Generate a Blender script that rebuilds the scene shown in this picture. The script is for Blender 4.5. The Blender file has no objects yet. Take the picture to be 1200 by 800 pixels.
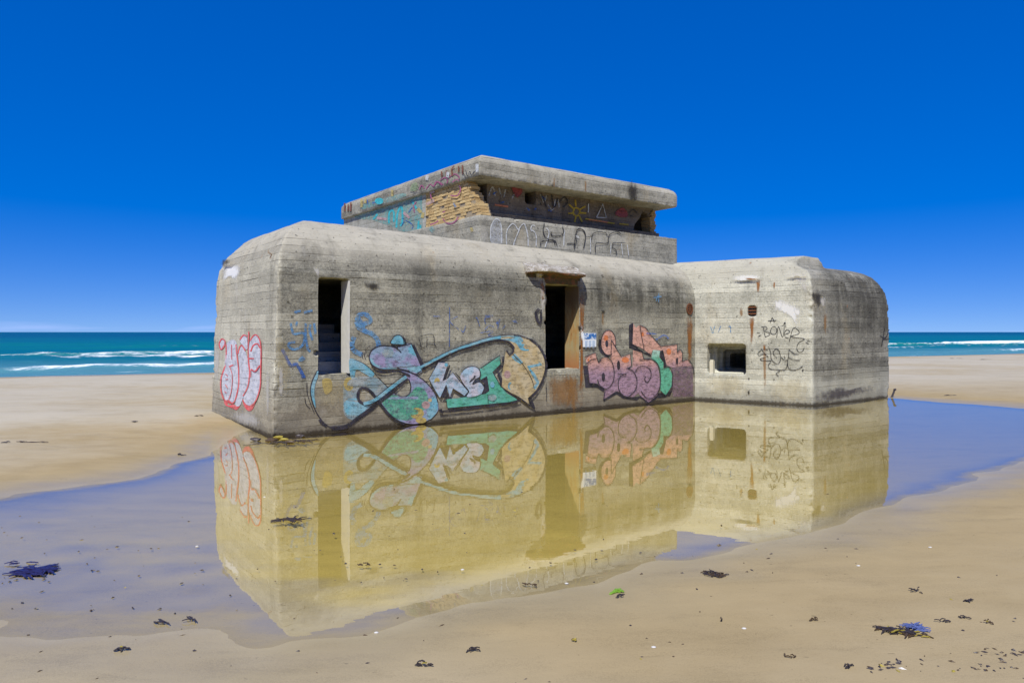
import bpy, bmesh, math, random
import numpy as np
from mathutils import Vector, noise as mn
from mathutils.geometry import tessellate_polygon
from mathutils.bvhtree import BVHTree

random.seed(7)
R = math.radians
sc = bpy.context.scene
col = sc.collection

# ------------------------------------------------------------------ camera
F = 821.0; HX, HY = 600.0, 389.0; EYE = 1.7
cam = bpy.data.cameras.new("camera"); camo = bpy.data.objects.new("camera", cam); col.objects.link(camo)
camo.location = (0, 0, EYE); camo.rotation_euler = (R(90), 0, 0)
cam.sensor_width = 36; cam.lens = F / 1200 * 36; cam.shift_y = -11 / 1200
cam.clip_start = 0.05; cam.clip_end = 60000
sc.camera = camo

def ray(x, y): return ((x - HX) / F, 1.0, (HY - y) / F)
def ground(x, y, z=0.0):
    d = (EYE - z) * F / (y - HY)
    return ((x - HX) / F * d, d)
CT, ST = 0.8, 0.6
AX, AY = -3.875, 11.30
def to_local(X, Y): 
    dx, dy = X - AX, Y - AY
    return (CT * dx + ST * dy, -ST * dx + CT * dy)
def to_world(t, s): return (AX + CT * t - ST * s, AY + ST * t + CT * s)

# ------------------------------------------------------------------ node helper
class NB:
    def __init__(self, name):
        self.m = bpy.data.materials.new(name); self.m.use_nodes = True
        self.t = self.m.node_tree; self.t.nodes.clear()
        self.out = self.t.nodes.new("ShaderNodeOutputMaterial")
    def n(self, typ, **kw):
        nd = self.t.nodes.new(typ)
        for k, v in kw.items(): setattr(nd, k, v)
        return nd
    def set(self, sock, v):
        if isinstance(v, bpy.types.NodeSocket): self.t.links.new(v, sock)
        elif v is not None:
            if isinstance(v, (tuple, list)) and sock.type == 'RGBA' and len(v) == 3: v = (*v, 1)
            sock.default_value = v
    def math(self, op, a, b=None, c=None, clamp=False):
        nd = self.n("ShaderNodeMath", operation=op, use_clamp=clamp)
        self.set(nd.inputs[0], a)
        if b is not None: self.set(nd.inputs[1], b)
        if c is not None: self.set(nd.inputs[2], c)
        return nd.outputs[0]
    def mul(self, a, b): return self.math('MULTIPLY', a, b)
    def add(self, a, b): return self.math('ADD', a, b)
    def sub(self, a, b): return self.math('SUBTRACT', a, b)
    def step(self, v, a, b):       # smoothstep a->b (0..1); a may exceed b
        nd = self.n("ShaderNodeMapRange", interpolation_type='SMOOTHSTEP')
        self.set(nd.inputs['Value'], v)
        if a < b:
            nd.inputs['From Min'].default_value = a; nd.inputs['From Max'].default_value = b
        else:
            nd.inputs['From Min'].default_value = b; nd.inputs['From Max'].default_value = a
            nd.inputs['To Min'].default_value = 1; nd.inputs['To Max'].default_value = 0
        return nd.outputs[0]
    def mix(self, f, a, b, mode='MIX'):
        nd = self.n("ShaderNodeMix", data_type='RGBA', blend_type=mode)
        self.set(nd.inputs['Factor'], f); self.set(nd.inputs['A'], a); self.set(nd.inputs['B'], b)
        for s_, v in ((nd.inputs[0], f), (nd.inputs[6], a), (nd.inputs[7], b)):
            self.set(s_, v)
        return nd.outputs[2]
    def dark(self, colr, f):       # colour times (1-f)
        g = self.math('SUBTRACT', 1.0, f, clamp=True)
        nd = self.n("ShaderNodeVectorMath", operation='SCALE')
        self.set(nd.inputs[0], colr); self.set(nd.inputs['Scale'], g)
        return nd.outputs[0]
    def pos(self, kind='Object'):
        return self.n("ShaderNodeTexCoord").outputs[kind]
    def sep(self, v):
        nd = self.n("ShaderNodeSeparateXYZ"); self.set(nd.inputs[0], v); return nd.outputs
    def comb(self, x, y, z):
        nd = self.n("ShaderNodeCombineXYZ")
        for i, v in enumerate((x, y, z)): self.set(nd.inputs[i], v)
        return nd.outputs[0]
    def scale(self, v, s):
        nd = self.n("ShaderNodeVectorMath", operation='MULTIPLY'); self.set(nd.inputs[0], v); nd.inputs[1].default_value = s
        return nd.outputs[0]
    def noise(self, v, scale, detail=4, rough=0.55, dist=0.0):
        nd = self.n("ShaderNodeTexNoise"); self.set(nd.inputs['Vector'], v)
        nd.inputs['Scale'].default_value = scale; nd.inputs['Detail'].default_value = detail
        nd.inputs['Roughness'].default_value = rough; nd.inputs['Distortion'].default_value = dist
        return nd.outputs[0]
    def white(self, v):
        nd = self.n("ShaderNodeTexWhiteNoise", noise_dimensions='3D'); self.set(nd.inputs[0], v); return nd.outputs[0]
    def attr(self, name):
        return self.n("ShaderNodeAttribute", attribute_name=name)
    def bump(self, h, strength, dist):
        nd = self.n("ShaderNodeBump"); self.set(nd.inputs['Height'], h)
        nd.inputs['Strength'].default_value = strength; nd.inputs['Distance'].default_value = dist
        return nd.outputs[0]
    def principled(self, colr, rough=0.9, spec=0.3, normal=None, **kw):
        p = self.n("ShaderNodeBsdfPrincipled")
        self.set(p.inputs['Base Color'], colr); self.set(p.inputs['Roughness'], rough)
        self.set(p.inputs['Specular IOR Level'], spec)
        if normal is not None: self.set(p.inputs['Normal'], normal)
        for k, v in kw.items(): self.set(p.inputs[k], v)
        return p.outputs[0]
    def finish(self, sh):
        self.t.links.new(sh, self.out.inputs[0]); return self.m

def boards(b, P, plank):
    """irregular horizontal joints of the shuttering boards: returns (line mask, row index, row random)"""
    x, y, z = b.sep(P)
    warp = b.mul(b.sub(b.noise(b.scale(P, (.5, .5, 2.0)), 1.0, 2), .5), .05)
    zz = b.add(b.sub(z, b.mul(x, 0.004)), warp)
    row = b.math('DIVIDE', zz, plank); idx = b.math('FLOOR', row); fr = b.math('FRACT', row)
    rr = b.white(b.comb(idx, 3.3, 1.7))
    edge = b.math('MINIMUM', fr, b.sub(1.0, fr))
    pres = b.step(b.noise(b.comb(b.mul(x, .55), b.mul(y, .55), b.mul(idx, 1.37)), 1.0, 3), .42, .62)
    heavy = b.step(b.white(b.comb(idx, 9.0, 2.0)), .42, .85)
    wob = b.add(edge, b.mul(b.sub(b.noise(b.scale(P, (3, 3, 3)), 2.0, 3), .5), .10))
    thin = b.mul(b.step(wob, .075, .0), b.mul(pres, .62))
    thick = b.mul(b.step(wob, .13, .02), b.mul(heavy, b.step(b.noise(b.comb(b.mul(x, .8), b.mul(y, .8), b.mul(idx, 2.1)), 1.0, 4, .65), .42, .60)))
    lm = b.math('MAXIMUM', thin, thick)
    lm = b.mul(lm, b.step(b.noise(b.scale(P, (1.2, 1.2, 3)), 1.0, 3), .30, .55))
    return lm, idx, rr
def concrete(name, light, dark, top=None, top_z=(2.6, 3.3), plank=0.125, line=0.92, water=True, left=None, stains=(), streak=0.35, seg=2.6, low=None, side=None):
    b = NB(name); P = b.pos(); x, y, z = b.sep(P)
    lm, idx, rr = boards(b, P, plank)
    h = b.math('FLOOR', b.add(b.math('DIVIDE', b.add(x, y), seg), b.mul(rr, 7.0)))
    cell = b.white(b.comb(idx, h, 5.1))
    blotch = b.noise(P, .55, 6, .62); mid = b.noise(P, 3.2, 5, .65); fine = b.noise(P, 21, 5, .75)
    grain = b.noise(b.scale(P, (6, 6, 90)), 1.0, 3, .6)
    f = b.add(b.mul(b.sub(cell, .5), .50), .5)
    f = b.add(f, b.mul(b.sub(blotch, .5), 1.5)); f = b.add(f, b.mul(b.sub(mid, .5), 1.5))
    f = b.add(f, b.mul(b.sub(fine, .5), 1.7)); f = b.add(f, b.mul(b.sub(b.noise(P, 46, 3, .8), .5), 1.5)); f = b.math('ADD', f, b.mul(b.sub(grain, .5), 1.0), clamp=True)
    c = b.mix(f, dark, light)
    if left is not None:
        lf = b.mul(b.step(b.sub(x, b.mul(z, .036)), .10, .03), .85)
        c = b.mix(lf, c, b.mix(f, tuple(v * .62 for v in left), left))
    if top is not None:
        ft = b.step(b.add(z, b.mul(b.sub(blotch, .5), .8)), *top_z)
        tc = b.mix(b.add(b.mul(mid, .6), b.mul(fine, .4)), tuple(v * .66 for v in top), top)
        c = b.mix(b.mul(ft, .9), c, tc)
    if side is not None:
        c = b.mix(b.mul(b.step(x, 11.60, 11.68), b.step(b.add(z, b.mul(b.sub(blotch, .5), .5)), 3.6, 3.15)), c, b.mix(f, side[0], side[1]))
    # vertical run-off streaks
    st = b.noise(b.comb(b.mul(x, 3.1), b.mul(y, 3.1), b.mul(z, .22)), 1.0, 5, .65)
    stf = b.mul(b.step(st, .50, .74), streak)
    for (x0, x1, z0, z1, s) in stains:
        bx = b.mul(b.step(x, x0 - .5, x0 + .5), b.step(x, x1 + .4, x1 - .4))
        bz = b.mul(b.step(z, z0 - .25, z0 + .35), b.step(z, z1 + .2, z1 - .2))
        nn = b.step(b.add(b.mul(st, .5), b.mul(mid, .5)), .34, .58)
        stf = b.math('MAXIMUM', stf, b.mul(b.mul(bx, bz), b.mul(nn, s)))
    c = b.dark(c, stf)
    ys = b.mul(b.step(b.noise(b.scale(P, (1, 1, .5)), 1.1, 5, .65), .54, .72), .34)
    c = b.mix(ys, c, b.mix(f, (.20, .155, .085), (.45, .36, .21)))
    # pale lime bloom and rust specks
    bloom = b.mul(b.step(b.noise(b.scale(P, (1, 1, .45)), 1.9, 6, .7), .60, .74), .45)
    c = b.mix(bloom, c, (.52, .50, .45))
    rust = b.mul(b.step(b.noise(b.scale(P, (1, 1, .5)), 7.0, 2, .5), .735, .80), .7)
    c = b.mix(rust, c, (.28, .12, .05))
    pits = b.step(b.noise(P, 13, 3, .6), .64, .72)
    c = b.dark(c, b.mul(pits, .55))
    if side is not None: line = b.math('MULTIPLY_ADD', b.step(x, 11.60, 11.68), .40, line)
    c = b.dark(c, b.mul(b.mul(lm, line), b.step(z, 3.25, 2.65) if top is not None and top_z[0] < 4 else 1.0))
    if water:
        wz = b.add(z, b.mul(b.sub(mid, .5), .55))
        if low is not None:
            c = b.mix(b.mul(b.step(b.add(z, b.mul(b.sub(blotch, .5), 1.2)), 1.0, .1), .5), c, low)
        c = b.mix(b.mul(b.step(wz, .50, .0), .55), c, (.085, .078, .070))
        c = b.mix(b.mul(b.step(b.add(z, b.mul(b.sub(b.add(fine, mid), 1.0), .10)), .085, .02), .85), c, (.030, .022, .014))
    hgt = b.add(b.mul(lm, -1.0), b.mul(cell, .35))
    hgt = b.add(hgt, b.add(b.mul(fine, .55), b.add(b.mul(mid, .8), b.mul(pits, -.7))))
    nrm = b.bump(hgt, .75, .018)
    return b.finish(b.principled(c, .93, .2, nrm))

def paint(name, ca, cb=None, scale=3.0, wear=.30, rough=.55, zsplit=None, alpha=1.0, soft=0.07):
    """sprayed paint, worn through to the concrete in specks and along the board joints"""
    b = NB(name); P = b.pos(); x, y, z = b.sep(P)
    n1 = b.noise(P, scale, 3, .6)
    c = ca
    if cb is not None:
        if zsplit: f = b.step(b.add(z, b.mul(b.sub(n1, .5), .35)), *zsplit)
        else: f = b.step(n1, .40, .60)
        c = b.mix(f, ca, cb)
    fine = b.noise(P, 55, 3, .7); mid = b.noise(b.scale(P, (1, 1, 2.2)), 7, 4, .7)
    v = b.add(b.mul(fine, .55), b.mul(mid, .45))
    gone = b.step(v, .5 - .5 * (1 - wear) * .36 - soft, .5 - .5 * (1 - wear) * .36 + soft)
    a = b.mul(gone, alpha)
    c = b.dark(c, b.mul(b.step(mid, .55, .35), .30))
    lm, _i, _r = boards(b, P, .125)
    c = b.dark(c, b.mul(lm, .6))
    c = b.dark(c, b.mul(b.step(b.noise(P, 24, 3, .7), .55, .72), .35))
    p = b.principled(c, rough, .3, b.bump(fine, .4, .006))
    t = b.n("ShaderNodeBsdfTransparent"); mx = b.n("ShaderNodeMixShader")
    b.t.links.new(a, mx.inputs[0]); b.t.links.new(t.outputs[0], mx.inputs[1]); b.t.links.new(p, mx.inputs[2])
    return b.finish(mx.outputs[0])

def stain(name, ca, alpha=.7, scale=(2, 2, .6), lo=.10, hi=1.05):
    """run-off stain: fades out at its rim by the 'rim' attribute and breaks up in vertical runs"""
    b = NB(name); P = b.pos()
    n = b.noise(b.scale(P, scale), 6, 5, .7); rim = b.attr('rim').outputs['Fac']
    n2 = b.noise(P, 11, 3, .7)
    a = b.mul(b.step(b.add(b.mul(rim, 1.1), b.add(b.mul(b.sub(n, .5), 1.5), b.mul(b.sub(n2, .5), .8))), lo, hi), alpha)
    p = b.principled(ca, .9, .2)
    t = b.n("ShaderNodeBsdfTransparent"); mx = b.n("ShaderNodeMixShader")
    b.t.links.new(a, mx.inputs[0]); b.t.links.new(t.outputs[0], mx.inputs[1]); b.t.links.new(p, mx.inputs[2])
    return b.finish(mx.outputs[0])

def plain(name, ca, cb=None, scale=20, rough=.8, spec=.3, bump=.4):
    b = NB(name); P = b.pos(); n = b.noise(P, scale, 4, .65)
    c = b.mix(n, ca, cb) if cb else ca
    return b.finish(b.principled(c, rough, spec, b.bump(n, bump, .01)))

# ------------------------------------------------------------------ mesh helpers
def link(name, me, parent=None):
    o = bpy.data.objects.new(name, me); col.objects.link(o)
    if parent is not None: o.parent = parent
    return o
def tag(o, label=None, cat=None, group=None, kind=None):
    if label: o["label"] = label
    if cat: o["category"] = cat
    if group: o["group"] = group
    if kind: o["kind"] = kind
    return o
def mesh_from(name, verts, faces, mats=(), midx=None, smooth=False):
    me = bpy.data.meshes.new(name); me.from_pydata([tuple(v) for v in verts], [], [tuple(f) for f in faces])
    for m in mats: me.materials.append(m)
    if midx is not None: me.polygons.foreach_set('material_index', list(midx))
    if smooth: me.polygons.foreach_set('use_smooth', [True] * len(me.polygons))
    me.update(); return me

def inset_poly(poly, ds):
    """offset every edge i (poly[i]->poly[i+1]) of a CCW polygon inwards by ds[i]"""
    n = len(poly); lines = []
    for i in range(n):
        p, q = Vector(poly[i]), Vector(poly[(i + 1) % n]); d = (q - p).normalized(); nrm = Vector((-d.y, d.x))
        lines.append((p + nrm * ds[i], d))
    out = []
    for i in range(n):
        (p1, d1), (p2, d2) = lines[i - 1], lines[i]
        cr = d1.x * d2.y - d1.y * d2.x
        k = ((p2.x - p1.x) * d2.y - (p2.y - p1.y) * d2.x) / cr
        out.append(p1 + d1 * k)
    return out
def bullnose(poly, rows):
    """solid from rows of (z, [inset per edge])"""
    n = len(poly); V = []; Fc = []
    for z, ds in rows: V += [(p.x, p.y, z) for p in inset_poly(poly, ds)]
    for k in range(len(rows) - 1):
        for i in range(n):
            j = (i + 1) % n
            Fc.append((k * n + i, k * n + j, (k + 1) * n + j, (k + 1) * n + i))
    Fc.append(tuple(reversed(range(n)))); Fc.append(tuple(range((len(rows) - 1) * n, len(rows) * n)))
    return V, Fc
def box_vf(a, b):
    x0, y0, z0 = a; x1, y1, z1 = b
    V = [(x0, y0, z0), (x1, y0, z0), (x1, y1, z0), (x0, y1, z0), (x0, y0, z1), (x1, y0, z1), (x1, y1, z1), (x0, y1, z1)]
    Fc = [(0, 3, 2, 1), (4, 5, 6, 7), (0, 1, 5, 4), (1, 2, 6, 5), (2, 3, 7, 6), (3, 0, 4, 7)]
    return V, Fc
def prism_vf(pts, depth):
    """prism: list of 3D points (CCW seen from outside) extruded by vector depth (inwards)"""
    n = len(pts); V = [tuple(p) for p in pts] + [tuple(Vector(p) + Vector(depth)) for p in pts]
    Fc = [tuple(range(n)), tuple(reversed(range(n, 2 * n)))]
    for i in range(n):
        j = (i + 1) % n; Fc.append((j, i, n + i, n + j))
    return V, Fc
class MB:
    def __init__(self): self.v = []; self.f = []; self.mi = []
    def add(self, vf, mi=0):
        V, Fc = vf; o = len(self.v); self.v += list(V); self.f += [tuple(i + o for i in f) for f in Fc]; self.mi += [mi] * len(Fc)
        return self
    def box(self, a, b, mi=0): return self.add(box_vf(a, b), mi)
    def build(self, name, mats, parent=None, smooth=False):
        if not isinstance(mats, (list, tuple)): mats = [mats]
        return link(name, mesh_from(name, self.v, self.f, mats, self.mi, smooth), parent)

def solid(vf_add, vf_cut=(), voxel=.04, vf_union=()):
    """boolean the cutters out, then voxel-remesh so every arris is slightly worn; returns mesh"""
    tmp = []
    def mk(vf):
        me = mesh_from("tmp", *vf)
        bm = bmesh.new(); bm.from_mesh(me); bmesh.ops.recalc_face_normals(bm, faces=bm.faces); bm.to_mesh(me); bm.free()
        o = link("tmp", me); tmp.append(o); return o
    base = mk(vf_add)
    for vf, op in [(u, 'UNION') for u in vf_union] + [(c, 'DIFFERENCE') for c in vf_cut]:
        md = base.modifiers.new("b", 'BOOLEAN'); md.operation = op; md.solver = 'EXACT'; md.object = mk(vf)
    if voxel:
        md = base.modifiers.new("r", 'REMESH'); md.mode = 'VOXEL'; md.voxel_size = voxel; md.use_smooth_shade = True
    dg = bpy.context.evaluated_depsgraph_get()
    me = bpy.data.meshes.new_from_object(base.evaluated_get(dg))
    for o in tmp: bpy.data.objects.remove(o)
    return me

def erode(me, arris=(), amp=.010, chip=.07, base=.004, fn=None):
    """push the surface in by low noise, more at the listed arrises (callables giving distance)"""
    n = len(me.vertices); co = np.empty(n * 3, 'f'); me.vertices.foreach_get('co', co); co = co.reshape(-1, 3)
    no = np.empty(n * 3, 'f'); me.vertices.foreach_get('normal', no); no = no.reshape(-1, 3)
    d = np.full(n, base)
    ar = np.full(n, 9.0)
    for a in arris: ar = np.minimum(ar, a(co))
    for i in range(n):
        p = Vector(co[i])
        d[i] += amp * max(0, mn.noise(p * 2.3) + .2)
        if ar[i] < .22:
            w = 1 - ar[i] / .22
            q = mn.noise(p * 4.0) * .5 + mn.noise(p * 11.0) * .5
            d[i] += chip * w * w * max(0, q + .02)
    co -= no * d[:, None]
    if fn: co = fn(co)
    me.vertices.foreach_set('co', co.astype('f').ravel()); me.update(); me.set_sharp_from_angle(angle=R(32))

# ------------------------------------------------------------------ world and sun
SUN = Vector((-.204 * .588, -.978 * .588, .809)).normalized()
w = bpy.data.worlds.new("World"); sc.world = w; w.use_nodes = True
nt = w.node_tree; nt.nodes.clear()
sky = nt.nodes.new("ShaderNodeTexSky"); sky.sky_type = 'NISHITA'; sky.sun_disc = False
sky.sun_elevation = math.asin(SUN.z); sky.sun_rotation = math.atan2(SUN.x, SUN.y)
sky.altitude = 0; sky.air_density = 0.7; sky.dust_density = 0.0; sky.ozone_density = 10.0
hs = nt.nodes.new("ShaderNodeHueSaturation"); hs.inputs['Hue'].default_value = .528; hs.inputs['Saturation'].default_value = 1.85; hs.inputs['Value'].default_value = 2.3
gm = nt.nodes.new("ShaderNodeGamma"); gm.inputs[1].default_value = 0.5
bg = nt.nodes.new("ShaderNodeBackground"); bg.inputs['Strength'].default_value = 0.10
ow = nt.nodes.new("ShaderNodeOutputWorld")
# thin low cloud banks on the horizon
tc = nt.nodes.new("ShaderNodeTexCoord"); mp = nt.nodes.new("ShaderNodeMapping"); mp.inputs['Scale'].default_value = (5, 5, 60)
cn = nt.nodes.new("ShaderNodeTexNoise"); cn.inputs['Scale'].default_value = 1.0; cn.inputs['Detail'].default_value = 6
sx = nt.nodes.new("ShaderNodeSeparateXYZ")
r1 = nt.nodes.new("ShaderNodeMapRange"); r1.inputs['From Min'].default_value = .50; r1.inputs['From Max'].default_value = .72
r2 = nt.nodes.new("ShaderNodeMapRange"); r2.inputs['From Min'].default_value = .020; r2.inputs['From Max'].default_value = .006
r2.inputs['To Min'].default_value = 0; r2.inputs['To Max'].default_value = .75
ml = nt.nodes.new("ShaderNodeMath"); ml.operation = 'MULTIPLY'
cm = nt.nodes.new("ShaderNodeMix"); cm.data_type = 'RGBA'; cm.inputs[7].default_value = (3.6, 4.6, 8.2, 1)
L = nt.links.new
L(tc.outputs['Generated'], mp.inputs[0]); L(mp.outputs[0], cn.inputs['Vector']); L(tc.outputs['Generated'], sx.inputs[0])
L(cn.outputs[0], r1.inputs[0]); L(sx.outputs[2], r2.inputs[0]); L(r1.outputs[0], ml.inputs[0]); L(r2.outputs[0], ml.inputs[1])
# look the sky up a little above each direction: clean dry air without a white rim at the horizon
tv = nt.nodes.new("ShaderNodeVectorMath"); tv.operation = 'MAXIMUM'; tv.inputs[1].default_value = (-1, -1, 0)
av = nt.nodes.new("ShaderNodeVectorMath"); av.operation = 'ADD'; av.inputs[1].default_value = (0, 0, .055)
nv = nt.nodes.new("ShaderNodeVectorMath"); nv.operation = 'NORMALIZE'
L(tc.outputs['Generated'], tv.inputs[0]); L(tv.outputs[0], av.inputs[0]); L(av.outputs[0], nv.inputs[0]); L(nv.outputs[0], sky.inputs['Vector'])
L(sky.outputs[0], gm.inputs[0]); L(gm.outputs[0], hs.inputs['Color']); L(hs.outputs[0], cm.inputs[6]); L(ml.outputs[0], cm.inputs[0])
L(cm.outputs[2], bg.inputs[0]); L(bg.outputs[0], ow.inputs[0])

sl = bpy.data.lights.new("sun", 'SUN'); sl.energy = 4.0; sl.angle = R(.53); sl.color = (1, .96, .865)
so = bpy.data.objects.new("sun", sl); col.objects.link(so); so.rotation_euler = SUN.to_track_quat('Z', 'Y').to_euler(); so.location = (-8, -20, 30)
vs = sc.view_settings; vs.view_transform = 'Standard'; vs.look = 'None'; vs.exposure = 0.48; vs.gamma = 1.0; vs.use_curve_mapping = False
sc.cycles.max_bounces = 6; sc.cycles.transparent_max_bounces = 16; sc.cycles.caustics_reflective = False; sc.cycles.caustics_refractive = False
try: sc.cycles.use_denoising = True
except Exception: pass

# ------------------------------------------------------------------ terrain
pool_px = [(292, 503), (268, 511), (246, 533), (225, 538), (200, 546), (160, 560), (110, 568), (60, 574), (0, 583), (-120, 592), (-330, 615),
           (-520, 660), (-300, 720), (0, 728), (150, 736), (250, 752), (305, 762), (350, 756), (400, 747), (490, 727), (545, 707), (600, 700), (640, 696), (690, 681), (740, 664), (775, 656),
           (800, 655), (850, 646), (890, 633), (960, 624), (1000, 609), (1043, 592), (1065, 581), (1120, 566), (1200, 541), (1300, 520),
           (1420, 503), (1360, 491), (1200, 478.5), (1100, 470.8), (1043, 466.3)]
pool = [ground(*p) for p in pool_px] + [to_world(14.6, 0.6), to_world(3.0, 1.2), to_world(.8, 2.0)]
def pool_sd(X, Y):
    """signed distance to the pool outline, negative inside"""
    P = np.array(pool); Q = np.roll(P, -1, 0); best = np.full(X.shape, 1e9); inside = np.zeros(X.shape, bool)
    for (x0, y0), (x1, y1) in zip(P, Q):
        dx, dy = x1 - x0, y1 - y0; k = np.clip(((X - x0) * dx + (Y - y0) * dy) / (dx * dx + dy * dy), 0, 1)
        best = np.minimum(best, np.hypot(X - x0 - k * dx, Y - y0 - k * dy))
        c = ((y0 > Y) != (y1 > Y)) & (X < (x1 - x0) * (Y - y0) / (y1 - y0 + 1e-12) + x0); inside ^= c
    return np.where(inside, -best, best)
def snoise(X, Y, sx, sy, seed):
    """smooth value noise on numpy arrays, range about -1..1"""
    rng = np.random.RandomState(seed); T = rng.rand(256, 256) * 2 - 1
    u, v = X / sx + 1000, Y / sy + 1000; i, j = np.floor(u).astype(int), np.floor(v).astype(int); a, b_ = u - i, v - j
    a, b_ = a * a * (3 - 2 * a), b_ * b_ * (3 - 2 * b_)
    g = lambda p, q: T[p % 256, q % 256]
    return (g(i, j) * (1 - a) + g(i + 1, j) * a) * (1 - b_) + (g(i, j + 1) * (1 - a) + g(i + 1, j + 1) * a) * b_
SEA_Z = -.25
def shore_v(X, Y): return -.439 * X + .899 * Y
def height(X, Y):
    X = np.asarray(X, float); Y = np.asarray(Y, float)
    sd = pool_sd(X, Y)
    film = np.clip((2.0 - (X + .55 * (Y - 5))) / 4.0, 0, 1) * np.clip((9.0 - Y) / 3.0, 0, 1)   # very flat foot of the pool
    sd = sd + (.10 * snoise(X, Y, .9, .5, 1) + .05 * snoise(X, Y, .33, .2, 2)) * np.clip(1.3 - .0 * Y, 0, 1)
    slope = .075 * (1 - .74 * film)
    zin = -.11 * (1 - np.exp(-slope * np.maximum(-sd, 0) / .11))
    zout = .085 * (1 - np.exp(-(.05 * (1 - .4 * film)) * np.maximum(sd, 0) / .085))
    z = np.where(sd < 0, zin, zout)
    far = np.clip(sd / 1.5, 0, 1)
    z = z + far * (.018 * snoise(X, Y, 4.2, 2.3, 3) + .010 * snoise(X, Y, 1.3, .8, 4))
    rip = (1 + film) * .0025 * snoise(X + .3 * Y, Y, 1.4, .16, 5) + (1 + 2.2 * film) * (.0022 * snoise(X, Y, .35, .22, 6) + .0014 * snoise(X, Y, .15, .12, 7))
    z = z + rip * np.clip(.35 + np.abs(sd) * .8, 0, 1)
    v = shore_v(X, Y) + .9 * snoise(X, Y, 11, 11, 8) + .25 * snoise(X, Y, 3, 3, 9)
    drop = np.where(v > 28, -(.34) * np.clip((v - 28) / 8.7, 0, 1) ** 1.6, 0) - np.where(v > 36.7, np.minimum(.06 * (v - 36.7), 6), 0)
    return np.where(v > 28, np.maximum(z, .02) + drop, z)
def axis(pts):
    out = []
    for a, b_, st in pts: out += list(np.arange(a, b_, st))
    return np.array(out + [pts[-1][1]])
xs = axis([(-30000, -3000, 5400), (-3000, -300, 540), (-300, -40, 26), (-40, -14, .8), (-14, -7, .18), (-7, 9, .075), (9, 22, .16), (22, 90, 1.2), (90, 300, 26), (300, 3000, 540), (3000, 30000.1, 5400)])
ys = axis([(-3000, -200, 560), (-200, -10, 19), (-10, 2.2, .6), (2.2, 12, .06), (12, 20, .12), (20, 70, .5), (70, 300, 23), (300, 3000, 540), (3000, 40000.1, 7400)])
XX, YY = np.meshgrid(xs, ys); ZZ = height(XX, YY)
nx, ny = len(xs), len(ys)
idx = np.arange(nx * ny).reshape(ny, nx)
faces = np.stack([idx[:-1, :-1], idx[:-1, 1:], idx[1:, 1:], idx[1:, :-1]], -1).reshape(-1, 4)
def fast_mesh(name, V, Fq, mats):
    me = bpy.data.meshes.new(name); me.vertices.add(len(V)); me.vertices.foreach_set('co', np.asarray(V, 'f').ravel())
    nf = len(Fq); me.loops.add(nf * 4); me.loops.foreach_set('vertex_index', np.asarray(Fq, 'i').ravel())
    me.polygons.add(nf); me.polygons.foreach_set('loop_start', np.arange(0, nf * 4, 4, dtype='i'))
    me.update(calc_edges=True); me.polygons.foreach_set('use_smooth', np.ones(nf, bool)); me.validate()
    for m in mats: me.materials.append(m)
    return me

def sand_material():
    b = NB("beach_sand"); P = b.pos(); x, y, z = b.sep(P)
    big = b.noise(b.scale(P, (.16, .30, 1)), 1.0, 5, .6); mid = b.noise(b.scale(P, (1.4, 2.0, 1)), 1.0, 6, .66)
    streak = b.noise(b.scale(P, (1.5, 4.6, 1)), 1.0, 5, .66, .8); fine = b.noise(P, 60, 3, .7); grain = b.noise(P, 130, 3, .8)
    dry = b.mix(big, (.375, .330, .250), (.475, .435, .345))
    damp = b.mix(mid, (.285, .216, .110), (.368, .286, .155))
    dist = b.step(b.add(b.sub(y, b.mul(x, .55)), b.mul(b.sub(big, .5), 5)), 8.0, 19.0)
    hi = b.step(b.add(z, b.mul(b.sub(mid, .5), .05)), .03, .10)
    lf = b.step(b.add(b.add(b.mul(x, .6), y), b.mul(b.sub(big, .5), 3)), 4.2, 1.5)
    c = b.mix(b.math('MAXIMUM', b.mul(hi, b.math('MULTIPLY_ADD', dist, .8, .15)), b.mul(lf, .55)), damp, dry)
    zw = b.add(z, b.mul(b.sub(mid, .5), .02))
    wet = b.step(zw, .045, -.002)
    bed = b.mix(b.add(b.mul(streak, .6), b.mul(mid, .4)), (.62, .48, .115), (.74, .59, .17))
    c = b.mix(wet, c, b.mix(mid, (.285, .225, .120), (.345, .282, .155)))
    bed = b.mix(b.step(zw, -.004, -.035), b.mix(mid, (.43, .365, .225), (.52, .445, .285)), bed)
    c = b.mix(b.mul(b.step(zw, .010, -.022), b.step(y, 28.0, 25.0)), c, bed)
    f = b.add(b.mul(b.sub(fine, .5), .30), b.add(b.mul(b.sub(grain, .5), .75), b.mul(b.sub(streak, .5), .50)))
    f = b.add(f, b.mul(b.sub(b.noise(b.scale(P, (.7, 1.3, 1)), 1.0, 6, .7), .5), .55))
    c = b.dark(c, b.math('MULTIPLY', f, -1.0))
    # dark organic specks
    sp = b.mul(b.step(b.noise(b.scale(P, (1, 1.6, 1)), 22, 2, .5), .715, .76), b.step(b.noise(P, .8, 2), .46, .62))
    c = b.dark(c, b.mul(sp, .55))
    hgt = b.add(b.mul(streak, .5), b.add(b.mul(fine, .25), b.mul(mid, .6)))
    nrm = b.bump(hgt, .35, .02)
    film = b.step(zw, .035, .0)
    rough = b.math('MULTIPLY_ADD', wet, -.25, .92)
    sh = b.principled(c, rough, b.math('MULTIPLY_ADD', wet, .25, .12), nrm, **{'Coat Weight': b.mul(film, .55), 'Coat Roughness': .22, 'Coat IOR': 1.5})
    return b.finish(sh)
sand = sand_material()
bo = link("beach_sand", fast_mesh("beach_sand", np.stack([XX, YY, ZZ], -1).reshape(-1, 3), faces, [sand])); tag(bo, kind="structure")

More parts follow.
